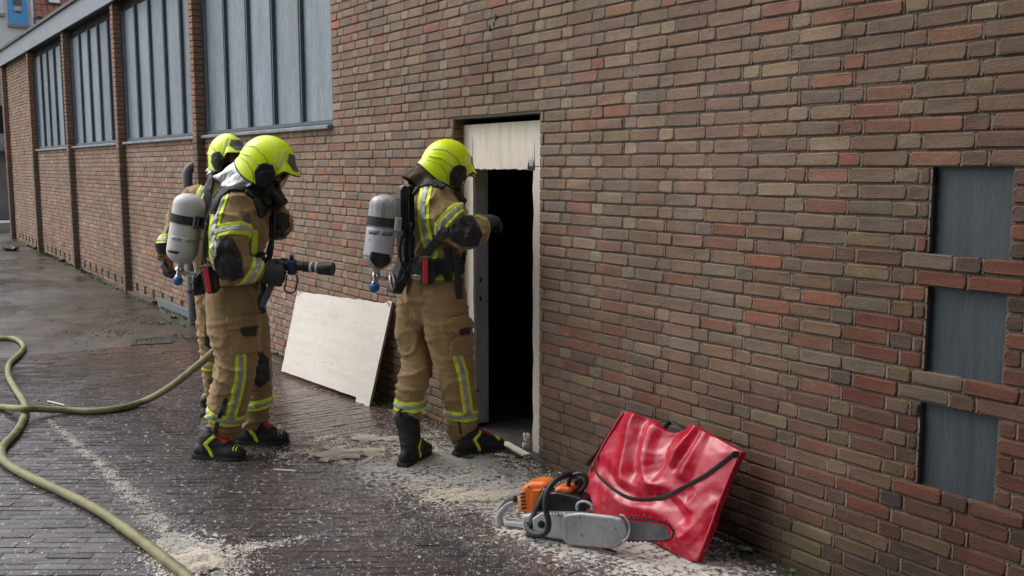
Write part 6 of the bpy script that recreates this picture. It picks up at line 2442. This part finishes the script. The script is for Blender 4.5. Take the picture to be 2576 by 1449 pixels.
lath('short splinter near the sawn threshold left of the charred lath', (1245, 1146), (1275, 1150), .016, .008, M_PLY)

# weeds along the foot of the wall and round the drain
def weed(c, s, n, label, seed):
    r = random.Random(seed)
    root = None
    m = MB()
    for i in range(n):
        a = r.uniform(0, 6.28)
        L_ = s * r.uniform(.5, 1.0)
        up_ = r.uniform(.3, 1.2)
        d = unit(np.array([math.cos(a), math.sin(a), up_]))
        s_ = unit(np.cross(d, ZV)) * L_ * .22
        b = np.array([c[0], c[1], c[2]]) + np.array([math.cos(a), math.sin(a), 0]) * s * .15
        k_ = unit(np.array([math.cos(a), math.sin(a), up_ * .2])) * L_
        m.add([b, b + d * L_ * .4 + s_, b + d * L_ * .55 + k_ * .4, b + d * L_ * .4 - s_, b + d * L_ * .1], [(0, 1, 2), (0, 2, 3)])
    o = m.build('weed', M_LEAF)
    tag(o, label, 'weed', 'weeds in the paving joints')
W_ = [((1890, 1383), .05, 26, 'small green weed in the corner joint right of the red bag'), ((1985, 1438), .035, 20, 'tiny bright weed at the wall foot below the hatches'),
      ((1178, 1152), .045, 30, 'flattened green weed under the boot at the doorway'), ((440, 800), .08, 30, 'weed beside the foot of the drainpipe'),
      ((405, 815), .06, 26, 'loose weed above the iron drain cover'), ((330, 680), .07, 22, 'weed at the foot of the second pilaster'), ((30, 645), .22, 60, 'bright leafy weed patch at the far corner of the workshop'),
      ((95, 640), .15, 40, 'dull weed patch right of the far corner'), ((160, 668), .12, 40, 'weed clump at the foot of the third pilaster'), ((385, 760), .06, 22, 'small weed left of the plinth board'),
      ((470, 852), .05, 18, 'weed right of the drain cover'), ((690, 890), .06, 20, 'mossy weed under the vent behind the leaning sheet'), ((1285, 1215), .03, 14, 'weed speck in the sawdust left of the chainsaw'),
      ((1270, 1175), .03, 14, 'weed speck in the sawdust below the pale lath')]
for i, (q, s, n, lb) in enumerate(W_):
    c = on_ground(*q)
    c = np.array([c[0], min(c[1], WY - .03), gz(c[0])])
    weed(c, s, n, lb, i + 3)
m = MB()
for i in range(2600):
    x = random.uniform(-22, -2.0)
    y = WY - 0.01 - abs(random.gauss(0, .045))
    if noise.noise(Vector((x * 1.3, 0, 5))) < random.gauss(-.05, .25) or DOOR[0] - .1 < x < DOOR[1] + .1: continue
    s = random.uniform(.004, .012) * (1.6 if x < -9 else 1)
    a = random.uniform(0, 6.28)
    z = gz(x)
    m.add([(x + s * math.cos(a), y + s * math.sin(a), z), (x + s * math.cos(a + 2), y + s * math.sin(a + 2), z), (x, y, z + s * 1.4), (x + s * math.cos(a + 4), y + s * math.sin(a + 4), z)], [(0, 1, 2), (1, 3, 2), (3, 0, 2)])
for i in range(1100):
    q = on_ground(random.gauss(390, 95), random.gauss(822, 24))
    if q[1] > WY - .02: continue
    x, y = q[0], q[1]
    if noise.noise(Vector((x * 2, y * 2, 9))) < 0.02: continue
    s = random.uniform(.004, .012)
    a = random.uniform(0, 6.28)
    m.add([(x + s * math.cos(a), y + s * math.sin(a), 0), (x + s * math.cos(a + 2), y + s * math.sin(a + 2), 0), (x, y, s), (x + s * math.cos(a + 4), y + s * math.sin(a + 4), 0)], [(0, 1, 2), (1, 3, 2), (3, 0, 2)])
o = m.build('moss', M_MOSS)
tag(o, 'moss and tiny plants along the wall foot', kind='stuff')
# drain cover
c = (on_ground(335, 857) + on_ground(428, 860)) / 2 - ZV * .006
dr = thing('drain_cover', 'square cast iron drain grating sunk in the rusty brown paving', 'drain cover', tuple(c))
e1 = unit(np.array([.26, .96, 0]))
e2 = np.cross(ZV, e1)
m = MB()
for s_ in (-1, 1):
    box(m, c + e2 * s_ * .165 + ZV * .004, (.38, .05, .02), (e1, e2, ZV))
    box(m, c + e1 * s_ * .165 + ZV * .004, (.05, .28, .02), (e1, e2, ZV))
m.build('frame', M_IRON, dr, bevel=.003)
for i in range(6):
    m = MB()
    box(m, c + e1 * (-.115 + i * .046) + ZV * .002, (.036, .28, .016), (e1, e2, ZV))
    m.build('bar', M_IRON, dr)
